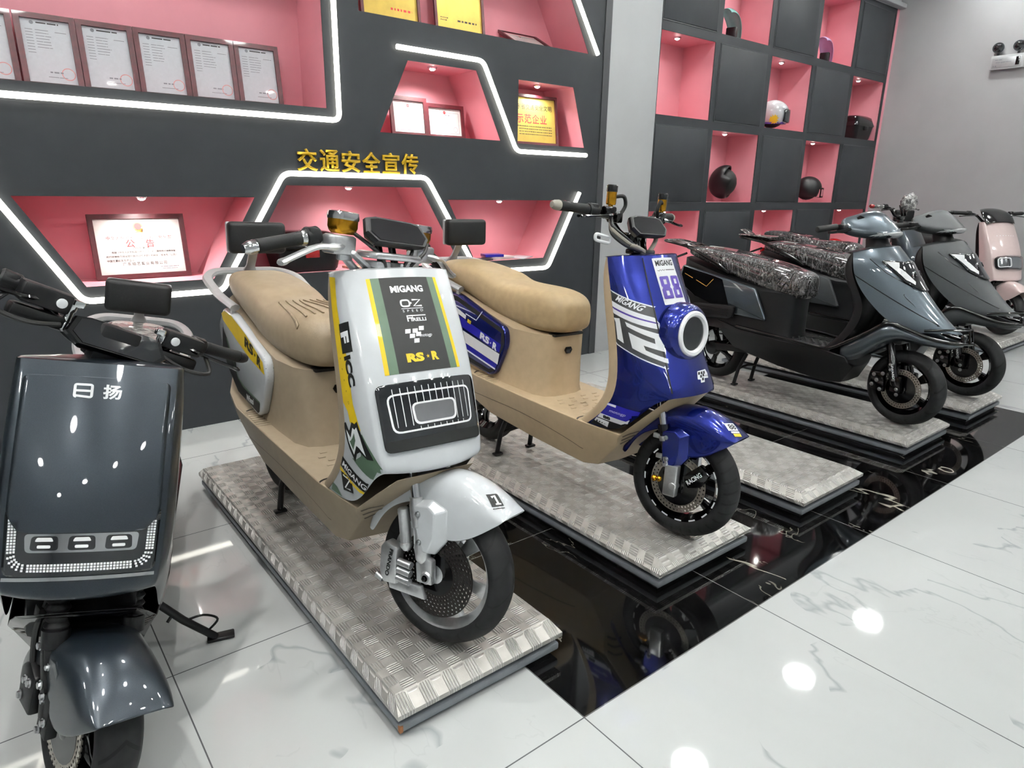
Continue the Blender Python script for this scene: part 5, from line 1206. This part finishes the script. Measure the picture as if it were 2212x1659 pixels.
# ---- slate scooter on its side stand at the left
def slate_scooter():
    root = thing('scooter', 'slate grey scooter on its side stand at the left edge', 'scooter', (-.036, 1.595, 0), None, (0, math.radians(10.3), math.radians(-13.9)), .946)
    root.rotation_mode = 'XYZ'
    S = dict(root=root, th=.45, wr=.20, fw=1.35, lift=.035, trim=M['gloss_black'], body=M['slate'], seat_m=M['film_clear'], rail=M['rail_silver'], face='wide', pz=1.03, stand=False)
    Mx = city_scooter(S); ap = S['apron']; bv = surf(ap)
    S['fender'].matrix_local = Mx @ Matrix.Translation((0, -.012, -.072))
    o = Vector((0, .13, .86)); u = (1, 0, 0); v = (0, .36, .933); D = lambda n, a, m, off, th=0., p=ap, st=.02: decal(n, a, bv, o, u, v, m, p, off, st, .25, th)
    rec = D('headlamp', fill2d([rounded_poly([(-.150, -.274), (.150, -.274), (.156, -.120), (-.156, -.120)], .02)]), M['glass_dark'], .003, .004); rec.parent = root
    hood = D('hood', fill2d([rounded_poly([(-.122, -.178), (.122, -.178), (.150, -.135), (.152, .185), (-.152, .185), (-.150, -.135)], .016)]), M['slate'], .008, .010); hood.parent = root
    D('lettering', art((stroke(rounded([(-.045, -.015), (-.045, .015), (-.011, .015), (-.011, -.015)], .004, 3, True) + [Vector((-.045, -.012))], .0055), 0, .150), (stroke([(-.045, 0), (-.011, 0)], .0055), 0, .150), (art_text('扬', .038, .036, bold=.03), .030, .150)), M['rail_silver'], .0145, 0., hood)
    dots = []
    path = rounded([(-.138, -.150), (-.134, -.256), (.134, -.256), (.138, -.150)], .035, 6)
    for i in range(len(path) - 1):
        n_ = max(1, int((path[i + 1] - path[i]).length / .0062))
        for k in range(n_):
            p = path[i].lerp(path[i + 1], k / n_); d = (path[i + 1] - path[i]).normalized(); nn = Vector((-d.y, d.x))
            for r_ in (-.0062, 0, .0062): dots.append(([tuple(p + nn * r_ + Vector(q)) for q in ((-.0024, -.0024), (.0024, -.0024), (.0024, .0024), (-.0024, .0024))], 0, 0))
    D('light_dots', art(*dots), M['ring_white'], .006, 0., rec, .05)
    D('lamp_frame', fill2d([rounded_poly([(-.108, -.222), (.108, -.222), (.112, -.180), (-.112, -.180)], .01)]), M['chrome'], .0062, 0, rec)
    for i in range(3):
        x = -.072 + .072 * i
        D('lamp_cell', art((fill2d([rounded_poly([(x - .027, -.217), (x + .027, -.217), (x + .025, -.185), (x - .025, -.185)], .008)]), 0, 0), ), M['glass_dark'], .0072, 0, rec)
        D('lamp_bulb', art((fill2d([rounded_poly([(x - .013, -.212), (x + .013, -.212), (x + .013, -.205), (x - .013, -.205)], .003)]), 0, 0), (fill2d([rounded_poly([(x - .018, -.197), (x + .018, -.197), (x + .014, -.188), (x - .014, -.188)], .003)]), 0, 0)), M['ring_white'], .0082, 0, rec)
    D('chin_line', art((stroke([(-.15, -.281), (.15, -.281)], .008), 0, 0)), M['chrome'], .004, 0, ap)
    # dark inner nose behind the fork
    b = MB(); b.box((0, .15, .47), (.24, .10, .16), .02); b.build('inner_nose', M['black'], root)
    tyre_rim(root, Mx, M['tyre_sport'], M['gloss_black'], M['gloss_black'], 5, r=.20)
    brake_disc(root, Mx, M['disc_silver'], .078, .108)
    for s in (-1, 1):
        b = MB(); a0, a1 = fork_pt(.44, s * .085), fork_pt(.62, s * .085); d = (a1 - a0).normalized(); n_ = 9; L_ = (a1 - a0).length
        b.lathe([p for i in range(n_) for p in ((.021, L_ * i / n_), (.0275, L_ * (i + .45) / n_), (.0275, L_ * (i + .55) / n_))] + [(.021, L_)], a0, d, 20); put(b.build('fork_bellows', M['rubber'], root), Mx)
        b = MB(); a0 = fork_pt(.24, s * .085); b.lathe([(.015, 0), (.022, .01), (.022, .165), (.030, .17), (.030, .21), (.024, .214)], a0, d, 20); b.plate([(-.03, -.03), (.03, -.03), (.03, .07), (-.02, .07)], (s * .088, .012, .24), (0, 1, 0), (0, 0, 1), .028, .005); fl_ = put(b.build('fork_leg', M['black'], root), Mx)
        bolts(fl_, [(s * .103, .03, .30), (s * .103, .0, .25), (s * .103, .02, .22)], (s, 0, 0), .008)
    b = MB(); b.plate([(-.03, -.05), (.05, -.05), (.06, .04), (.02, .07), (-.03, .05)], (-.098, .10, .27), (0, 1, 0), (0, 0, 1), .03, .008); b.plate([(-.06, -.012), (.06, -.012), (.06, .012), (-.06, .012)], (-.098, .06, .36), (0, .5, .85), (0, -.85, .5), .02, .004); cal = put(b.build('brake_caliper', M['black'], root), Mx)
    bolts(cal, [(-.114, .09, .30), (-.114, .115, .295), (-.114, .13, .245), (-.109, .04, .325), (-.109, .085, .40)], (-1, 0, 0), .0085)
    bracket(root, Mx @ Matrix.Translation((-.0, -.01, -.03)), M['slate'])
    b = MB(); b.tube(cr([(-.10, .12, .30), (-.11, .125, .42), (-.10, .11, .52), (-.09, .12, .62)], 6), .008, 8); b.box((-.105, .12, .47), (.03, .03, .03), .004); put(b.build('brake_hose', M['cord'], root), Mx)
    Mh = Mx @ Matrix.Translation((0, .34, 1.07)) @ Matrix.Rotation(math.radians(12), 4, 'Y') @ Matrix.Translation((0, -.34, -1.07))
    handlebar(root, Mh, M['gloss_black'], M['rubber'], M['black'], M['gloss_black'], 1.155)
    display(root, Mh, M['gloss_black'], y=.30, z=1.10, tilt=.95, ws=1.15)
    b = MB(); b.box((0, .315, 1.09), (.10, .05, .10), .01); put(b.build('display_column', M['black'], root), Mh)
    for s in (-1, 1):
        b = MB(); b.box((s * .175, .345, 1.15), (.11, .05, .05), .008); b.box((s * .17, .35, 1.10), (.13, .045, .035), .01); sw = put(b.build('control_block', M['black'], root), Mh)
        b = MB(); b.lathe([(.008, 0), (.012, .003), (.012, .022), (.009, .026), (.009, .05), (.012, .054), (.012, .07)], (s * .115, .338, 1.085), 'Z', 14); b.box((s * .105, .335, 1.16), (.025, .02, .018), .004); b.build('clamp', M['chrome'], sw)
        b = MB(); b.lathe([(.012, 0), (.012, .003), (.008, .004)], (s * .145, .320, 1.15), (0, -1, 0), 16); b.build('badge', M['d_white'], sw)
        b = MB(); b.tube(cr([(s * .25, .335, 1.135), (s * .27, .315, 1.095), (s * .2, .31, 1.085), (s * .13, .32, 1.10)], 6), .006, 8); b.build('cable', M['cord'], sw)
    # side stand, out to the viewer's right
    b = MB(); b.tube([(.13, .47, .27), (.24, .495, .16), (.345, .52, .072)], .013, 10); b.box((.362, .525, .068), (.085, .04, .012), .004, rot=Matrix.Rotation(-.18, 3, 'Y'))
    b.tube(cr([(.25, .50, .155), (.30, .50, .17), (.345, .51, .145), (.32, .515, .10)], 5), .004, 8); b.tube([(.21, .49, .19), (.195, .48, .165)], .005, 8)
    b.build('side_stand', M['black'], root)
    settle(root, 0)
    return root
white_scooter(); blue_scooter()
# ------------------------------------------------------------------ sport scooters
def sport_scooter(loc, label, m, th, lean, word):
    root = thing('scooter', label, 'scooter', loc, None, (0, math.radians(lean), 0)); Mx = steer(th)
    L = [[(-.168, .352, .962), (-.130, .275, .988), (-.072, .205, 1.003), (0, .168, 1.012)], [(-.190, .336, .915), (-.156, .236, .922), (-.088, .140, .930), (0, .085, .935)],
         [(-.190, .316, .83), (-.156, .195, .84), (-.092, .085, .842), (0, .030, .845)], [(-.184, .25, .735), (-.150, .135, .748), (-.090, .028, .758), (0, -.032, .770)],
         [(-.166, .145, .635), (-.134, .058, .660), (-.080, -.042, .678), (0, -.102, .695)], [(-.150, .080, .592), (-.120, -.010, .605), (-.070, -.112, .618), (0, -.180, .614)], [(-.130, .020, .556), (-.100, -.075, .562), (-.055, -.172, .570), (0, -.248, .570)]]
    rows = [mirror_row(r) for r in L]; fold = {tuple(round(c, 4) for c in p) for r in L[1:] for p in (r[2], (-r[2][0], r[2][1], r[2][2]))}
    b = MB(); b.grid(rows); key = lambda c: tuple(round(q, 4) for q in c)
    ap = b.build('front_apron', m, root, subsurf=3, crease=lambda a, c: .35 if key(a) in fold and key(c) in fold else 0.)
    bv = surf(ap)
    top_cover(root, rows[0], m)
    inner_shield(root, M['black'], [(-.168, .352, .962), (-.188, .345, .91), (-.190, .325, .83), (-.186, .265, .735), (-.178, .235, .65), (-.176, .26, .54), (-.178, .33, .44), (-.18, .40, .375)])
    for s in (-1, 1):
        up = cr([(s * .176, .335, .43), (s * .174, .20, .53), (s * .165, .10, .592), (s * .130, .01, .560), (s * .105, -.10, .530), (s * .062, -.20, .522), (s * .002, -.255, .535)], 4)
        lo = cr([(s * .150, .330, .33), (s * .150, .235, .36), (s * .135, .15, .43), (s * .112, .05, .495), (s * .092, -.07, .492), (s * .055, -.185, .487), (s * .002, -.235, .50)], 4)
        b = MB(); b.grid([up, [a.lerp(c, .5) + Vector((s * .008, 0, 0)) for a, c in zip(up, lo)], lo]); b.build('leg_fairing', m, root, solid=.005, ang=60)
    br = rounded([(-.19, 1.03, .425), (-.197, .62, .405), (-.187, .40, .385), (-.18, .20, .520), (-.170, .10, .606), (-.136, 0, .573), (-.110, -.11, .535), (-.070, -.225, .525), (0, -.275, .528)], .06, 4)
    b = MB(); b.tube(br + [Vector((-p.x, p.y, p.z)) for p in br[-2::-1]], .0105, 10); b.build('crash_bar', M['gloss_black'], root)
    lp = rounded([(-.105, -.07, .575), (-.075, -.17, .592), (-.03, -.255, .598)], .05, 4)
    b = MB(); b.tube(lp + [Vector((-p.x, p.y, p.z)) for p in lp[::-1]], .0065, 8); b.tube([(-.02, -.272, .53), (-.02, -.258, .598)], .006, 6); b.tube([(.02, -.272, .53), (.02, -.258, .598)], .006, 6); b.build('nose_bar', M['gloss_black'], root)
    b = MB(); b.box((0, -.245, .55), (.09, .03, .05), .01); b.build('nose_lamp', M['glass_dark'], root)
    # headlamp
    o = Vector((0, .02, .87)); u = (1, 0, 0); v = (0, .48, .877); D = lambda n, a, mm, off, p=root, th_=0.: decal(n, a, bv, o, u, v, mm, p, off, .02, .25, th_)
    V, F = fill2d([rounded_poly([(-.132, .145), (-.095, -.02), (-.032, -.094), (.032, -.094), (.095, -.02), (.132, .145), (.06, .095), (-.06, .095)], .02)])
    hl = D('headlamp', (V, F), M['glass_dark'], .006, root, .008)
    for s in (-1, 1):
        D('daylight_wedge', art(([(s * .122, .130), (s * .078, .098), (s * .090, .070), (s * .050, -.030), (s * .060, -.048), (s * .088, -.005)], 0, 0)), M['ring_white'], .0108, hl)
    p = bv.ray_cast(o + Vector((-.03, -.3, .02)), Vector((0, 1, -.1)))[0]
    for s in (-1, 1):
        b = MB(); b.lathe([(.030, 0), (.030, .012), (.026, .014), (.024, .006)], (s * .028, p.y + .006, p.z - .005), (0, -.96, .28), 28, True); b.build('projector_ring', M['chrome'], hl)
        b = MB(); b.ball((s * .032, p.y + .006, p.z - .004), .022, 14); b.build('projector', M['clear'], hl)
    for s in (-1, 1):
        for nm, P_, w_ in (('seam', [(.330, .849), (.224, .789), (.084, .712), (-.025, .655), (-.129, .605)], .004), ('seam', [(.262, .935), (.168, .865), (.05, .802), (-.012, .758), (-.078, .715)], .003)):
            decal(nm, stroke([(-y * (1 if s < 0 else -1), z) for y, z in P_], w_), bv, (s * .2, 0, 0), (0, s, 0), (0, 0, 1), M['gloss_black'], ap, .0008, .02, .14)
    # headset with grips
    sec = lambda x, P: [Vector((x, y, z)) for y, z in P]
    S0 = [(.41, 1.185), (.335, 1.216), (.255, 1.178), (.190, 1.115), (.155, 1.082), (.165, 1.062), (.22, 1.045), (.36, 1.035), (.41, 1.08)]
    S1 = [(.42, 1.178), (.355, 1.20), (.29, 1.155), (.235, 1.105), (.205, 1.082), (.212, 1.062), (.26, 1.045), (.37, 1.038), (.42, 1.085)]
    S2 = [(.43, 1.160), (.395, 1.172), (.345, 1.138), (.305, 1.108), (.285, 1.086), (.290, 1.068), (.33, 1.050), (.40, 1.05), (.43, 1.09)]
    S3 = [(.435, 1.152), (.42, 1.155), (.395, 1.135), (.378, 1.118), (.37, 1.10), (.375, 1.088), (.39, 1.075), (.42, 1.075), (.435, 1.10)]
    b = MB(); b.grid([sec(-.205, S3), sec(-.135, S2), sec(-.07, S1), sec(0, S0), sec(.07, S1), sec(.135, S2), sec(.205, S3)], True, True, True)
    hs = put(b.build('headset_cowl', m, root, subsurf=2), Mx)
    hb_ = surf(hs)
    dd = lambda n, a, mm, off, th_=0.: decal(n, a, hb_, Vector((0, .2, 1.078)), (1, 0, 0), (0, .3, .95), mm, hs, off, .015, .3, th_)
    dd('signal_lens', fill2d([rounded_poly([(-.170, .004), (-.145, -.022), (.145, -.022), (.170, .004), (.145, .014), (0, .002), (-.145, .014)], .006)]), M['rail_silver'], .003, .004)
    dd('signal_slot', art(([(-.13, -.008), (-.05, -.012), (-.05, -.017), (-.13, -.014)], 0, 0), ([(.13, -.008), (.05, -.012), (.05, -.017), (.13, -.014)], 0, 0)), M['gloss_black'], .0062)
    for s in (-1, 1):
        decal('vent', art(([(-.016, -.008), (.016, -.012), (.012, .012), (-.012, .006)], 0, 0)), hb_, (s * .12, .36, 1.16), (1, 0, 0), (0, .6, .8), M['gloss_black'], hs, .001, .01)
        g0 = Vector((s * .20, .412, 1.112)); g1 = Vector((s * .375, .450, 1.096)); d = (g1 - g0).normalized()
        b = MB(); b.lathe([(.013, 0), (.013, .04), (.0185, .042), (.0175, .10), (.0185, .172), (.015, .178), (0, .179)], g0, d, 18); gp = put(b.build('grip', M['rubber'], root), Mx)
        b = MB(); b.box((s * .215, .395, 1.10), (.05, .05, .05), .012); put(b.build('switch_box', M['black'], root), Mx)
        lv = cr([(s * .19, .36, 1.098), (s * .25, .365, 1.09), (s * .30, .385, 1.084), (s * .345, .395, 1.082)], 4)
        b = MB(); b.tube(lv, .008, 8, sx=.6); put(b.build('brake_lever', M['gloss_black'], root), Mx)
    b = MB(); b.lathe([(.075, 0), (.06, .04), (.055, .08)], (0, .29, .975), (0, .28, .96), 20); put(b.build('steering_neck', M['black'], root), Mx)
    lower_body_sport(root)
    seat_column(root, M['black'])
    film = seat_part(root, 'seat', M['film_dark'], [(.632, .055, .765, .68), (.642, .09, .795, .645), (.69, .118, .815, .632), (.80, .140, .838, .630), (.95, .148, .868, .672), (1.10, .150, .888, .715), (1.25, .150, .908, .765), (1.40, .142, .92, .81), (1.50, .125, .918, .84), (1.56, .09, .90, .86)])
    bs = surf(film); decal('paper_tag', art(([(-.05, -.02), (.05, -.02), (.05, .02), (-.05, .02)], 0, 0)), bs, (-.03, 1.36, .95), (.3, -.95, 0), (.95, .3, 0), M['paper'], film, .002)
    for s in (-1, 1):
        P = rounded([(.94, .685), (.835, .485), (1.08, .495), (1.40, .575), (1.56, .66), (1.53, .785), (1.25, .738)], .02, 3, True)
        P = [(-p.x, p.y) for p in P] if s < 0 else [(p.x, p.y) for p in P]
        b = MB(); b.plate(P, (s * .158, 0, 0), (0, s, 0), (0, 0, 1), .03, .01); pn = b.build('side_panel', m, root, ang=50)
        flat('rear_cover', ([Vector((x * -1 if s > 0 else x, z, 0)) for x, z in [(-1.10, .502), (-1.40, .580), (-1.54, .665), (-1.515, .775), (-1.25, .73), (-1.19, .715)]], [[0, 1, 2, 3, 4, 5]]), (s * .1735, 0, 0), (0, s, 0), (0, 0, 1), M['gloss_black'], pn)
        gl = art((stroke([(-1.40, .69), (-1.31, .655), (-1.26, .71)], .004), 0, 0), (stroke([(-1.50, .725), (-1.43, .70)], .004), 0, 0))
        flat('gold_line', ([Vector((q[0] * (1 if s < 0 else -1), q[1], 0)) for q in gl[0]], gl[1]), (s * .1735, 0, 0), (0, s, 0), (0, 0, 1), M['ink_gold'], pn, .0016)
        b = MB(); b.plate([tuple(p)[:2] for p in rounded([(-.17, -.045), (.16, -.055), (.175, .03), (-.165, .05)], .03, 4, True)], (s * .195, 1.225, .505), (0, s, -.12 * s), (0, .12 * 0, 1), .028, .008)
        for q in range(3): b.box((s * .2095, 1.225, .485 + .02 * q), (.004, .25, .006))
        b.build('pillion_step', M['black'], root)
        b = MB(); b.tube(rounded([(s * .145, 1.16, .76), (s * .155, 1.22, .80), (s * .15, 1.44, .885), (s * .10, 1.55, .90)], .05, 4), .011, 10); b.build('grab_handle', M['gloss_black'], root)
        b = MB(); b.tube(cr([(s * .11, 1.55, .86), (s * .12, 1.70, .78), (s * .11, 1.68, .66), (s * .10, 1.56, .60)], 6), .008, 8); b.build('rear_guard', M['gloss_black'], root)
    b = MB(); b.tube(rounded([(-.10, 1.46, .885), (-.115, 1.60, .915), (-.105, 1.78, .935), (.105, 1.78, .935), (.115, 1.60, .915), (.10, 1.46, .885)], .05, 4), .009, 10)
    for x in (-.05, .0, .05): b.tube([(x, 1.47, .895), (x, 1.78, .935)], .007, 8)
    b.tube([(-.115, 1.60, .915), (.115, 1.60, .915)], .007, 8); b.build('luggage_rack', M['gloss_black'], root)
    rear_end(root, M['black']); stands(root, M['black'])
    tyre_rim(root, Mx, M['tyre_sport'], M['gloss_black'], M['gloss_black'], 5, spoke_w=.05)
    brake_disc(root, Mx, M['disc_silver'], .080, .114)
    for s in (-1, 1):
        b = MB(); a0 = fork_pt(.23, s * .082); d = (fork_pt(.5, s * .082) - a0).normalized()
        b.lathe([(.016, 0), (.026, .02), (.026, .16), (.021, .17), (.021, .30)], a0, d, 18); b.plate([(-.03, -.03), (.03, -.03), (.03, .06), (-.02, .06)], (s * .088, .01, .235), (0, 1, 0), (0, 0, 1), .03, .006); fl_ = put(b.build('fork_leg', M['gloss_black'], root), Mx)
        bolts(fl_, [(s * .104, .025, .275), (s * .104, .0, .225), (s * .104, -.005, .195), (s * .102, .055, .36), (s * .102, .05, .33)], (s, 0, 0), .008)
        if s < 0: flat('lettering', art((art_text(word, .085, .013, bold=.03), 0, 0)), (-.1092, .034, .325), (0, -.28, -.96), (0, -.96, .28), M['d_white'], fl_, .0006)
    b = MB(); b.plate([(-.03, -.06), (.05, -.05), (.06, .05), (-.02, .06)], (-.092, .10, .25), (0, 1, 0), (0, 0, 1), .034, .008); cal = put(b.build('brake_caliper', M['gloss_black'], root), Mx)
    bolts(cal, [(-.110, .135, .285), (-.110, .14, .225), (-.110, .09, .205), (-.110, .085, .30), (-.110, .115, .255)], (-1, 0, 0), .0085)
    b = MB(); b.box((0, .10, .52), (.20, .14, .10), .02); b.build('inner_nose', M['black'], root)
    settle(root, PT)
    return root
def lower_body_sport(root):
    S = [[(-.165, .30, .36), (-.155, .28, .32), (-.10, .27, .30), (0, .26, .30)], [(-.180, .36, .372), (-.172, .335, .32), (-.118, .325, .19), (0, .33, .182)], [(-.188, .42, .385), (-.182, .41, .33), (-.135, .42, .178), (0, .42, .17)],
         [(-.195, .70, .392), (-.19, .70, .34), (-.15, .72, .21), (0, .72, .20)], [(-.19, 1.03, .408), (-.186, 1.0, .365), (-.16, 1.05, .27), (0, 1.03, .26)], [(-.15, 1.25, .45), (-.145, 1.22, .43), (-.13, 1.2, .37), (0, 1.2, .36)]]
    rows = [mirror_row(s) + [Vector((-s[0][0] * .6, s[0][1], s[0][2])), Vector((s[0][0] * .6, s[0][1], s[0][2]))] for s in S]
    b = MB(); b.grid(rows, True, True, True); o = b.build('lower_body', M['black'], root, ang=32)
    q = o.modifiers.new('bevel', 'BEVEL'); q.width = .008; q.segments = 3; q.limit_method = 'ANGLE'; q.angle_limit = .45
    b = MB(); z = .397
    for i in range(7):
        y = .47 + .045 * i
        for s in (-1, 1): b.box((s * .06, y, z + .014 * (y - .4)), (.13, .010, .004), rot=Matrix.Rotation(s * -.6, 3, 'Z'))
    b.build('foot_mat', M['rubber'], root)
sport_scooter((4.10, 1.47, PT), 'glossy grey sport scooter with a wrapped seat, between the blue one and the matt one', M['grey_gloss'], -.10, 1, 'NIWARD')
sport_scooter((5.07, 1.47, PT), 'matt graphite sport scooter with a wrapped seat, behind the glossy grey one', M['grey_matt'], -.12, .5, 'NIWARD')

# ---- pale pink scooter at the right edge and the half hidden one behind
def pink_scooter():
    root = thing('scooter', 'pale pink scooter cut by the right edge of the picture', 'scooter', (7.70, 2.04, PT), None, (0, 0, math.radians(-28)))
    S = dict(root=root, th=0, trim=M['black'], body=M['pinkish'], seat_m=M['leather_black'], rail=M['rail_silver'], face='wide')
    Mx = city_scooter(S); ap = S['apron']; bv = surf(ap)
    o = Vector((0, .09, .67)); v = (0, .36, .93); D = lambda n, a, m, off, th=0., p=root: decal(n, a, bv, o, (1, 0, 0), v, m, p, off, .02, .25, th)
    hl = D('headlamp', fill2d([rounded_poly([(-.150, -.065), (.150, -.065), (.155, .065), (-.155, .065)], .05)]), M['clear'], .012, .014)
    D('lamp_bowl', fill2d([rounded_poly([(-.135, -.052), (.135, -.052), (.138, .052), (-.138, .052)], .04)]), M['chrome'], .003, 0, hl)
    D('lamp_frame', fill2d([rounded_poly([(-.13, -.045), (-.01, -.045), (-.01, .045), (-.13, .045)], .02), rounded_poly([(-.122, -.037), (-.018, -.037), (-.018, .037), (-.122, .037)], .015)], ), M['ring_white'], .020, 0, hl)
    D('hood_dots', art(*[(circ(.004, 8), -.09 + .03 * i, .27) for i in range(7)]), M['d_white'], .001, 0, ap)
    tyre_rim(root, Mx, M['rubber'], M['gloss_black'], M['gloss_black'])
    for s in (-1, 1):
        b = MB(); b.tube([fork_pt(.22, s * .08), fork_pt(.66, s * .08)], .02, 12); b.build('fork_leg', M['gloss_black'], root)
    handlebar(root, Mx, M['gloss_black'], M['rubber'], M['black'], M['gloss_black'], 1.13)
    b = MB()
    b.grid([[Vector((math.cos(a) * .165 * k, .30 + dy - abs(math.sin(a)) * .02, z + math.sin(a) * .03 * k)) for a in [PI * j / 12 for j in range(13)]] for k, dy, z in ((.95, -.07, 1.03), (1.05, -.03, 1.08), (1.0, .02, 1.13), (.75, .08, 1.16), (.5, .13, 1.165))])
    b.build('headset_cowl', M['gloss_black'], root, subsurf=2, solid=.006)
    settle(root, PT)
    return root
pink_scooter()
def hidden_scooter():
    root = thing('scooter', 'dark scooter with a film-wrapped dashboard, half hidden between the two sport scooters', 'scooter', (6.46, 2.28, PT))
    S = dict(root=root, th=0, trim=M['black'], body=M['slate'], seat_m=M['film_dark'], rail=M['gloss_black'], face='wide', back=False)
    Mx = city_scooter(S)
    tyre_rim(root, Mx, M['rubber'], M['gloss_black'], M['gloss_black'])
    for s in (-1, 1):
        b = MB(); b.tube([fork_pt(.22, s * .08), fork_pt(.66, s * .08)], .02, 12); b.build('fork_leg', M['gloss_black'], root)
    handlebar(root, Mx, M['gloss_black'], M['film_clear'], M['red'], M['gloss_black'], 1.19)
    d = display(root, Mx, M['film_dark'], y=.30, z=1.22, tilt=1.25)
    b = MB(); b.ball((0, .29, 1.235), .11, 20, (1.15, .40, .62)); o = b.build('film_wrap', M['film_clear'], root)
    q = o.modifiers.new('sub', 'SUBSURF'); q.levels = q.render_levels = 2
    tx = bpy.data.textures.new('crumple', 'CLOUDS'); tx.noise_scale = .035; tx.noise_depth = 2
    q = o.modifiers.new('disp', 'DISPLACE'); q.texture = tx; q.strength = .05; q.texture_coords = 'LOCAL'
    b = MB(); b.lathe([(.03, -.05), (.04, -.02), (.038, .03), (.026, .06)], (.17, .33, 1.22), (1, .1, .1), 16); b.build('mirror_wrap', M['film_clear'], root)
    settle(root, PT)
    return root
hidden_scooter()
platform(6.17, 6.76, 2.05, 3.75, 'tread plate platform of the half hidden dark scooter')
slate_scooter()
b = MB(); b.box((0, 0, .006), (.20, .26, .004), .001); b.box((.02, .10, .022), (.16, .09, .003), .001, rot=Matrix.Rotation(.5, 3, 'X'))
o = b.build('plastic_sheet', M['film_clear']); o.location = (5.08, 1.47 + 1.66, PT + .945); o.rotation_euler = (.05, 0, .2); tag(o, 'crumpled clear sheet lying on the luggage rack of the matt scooter', 'sheet')
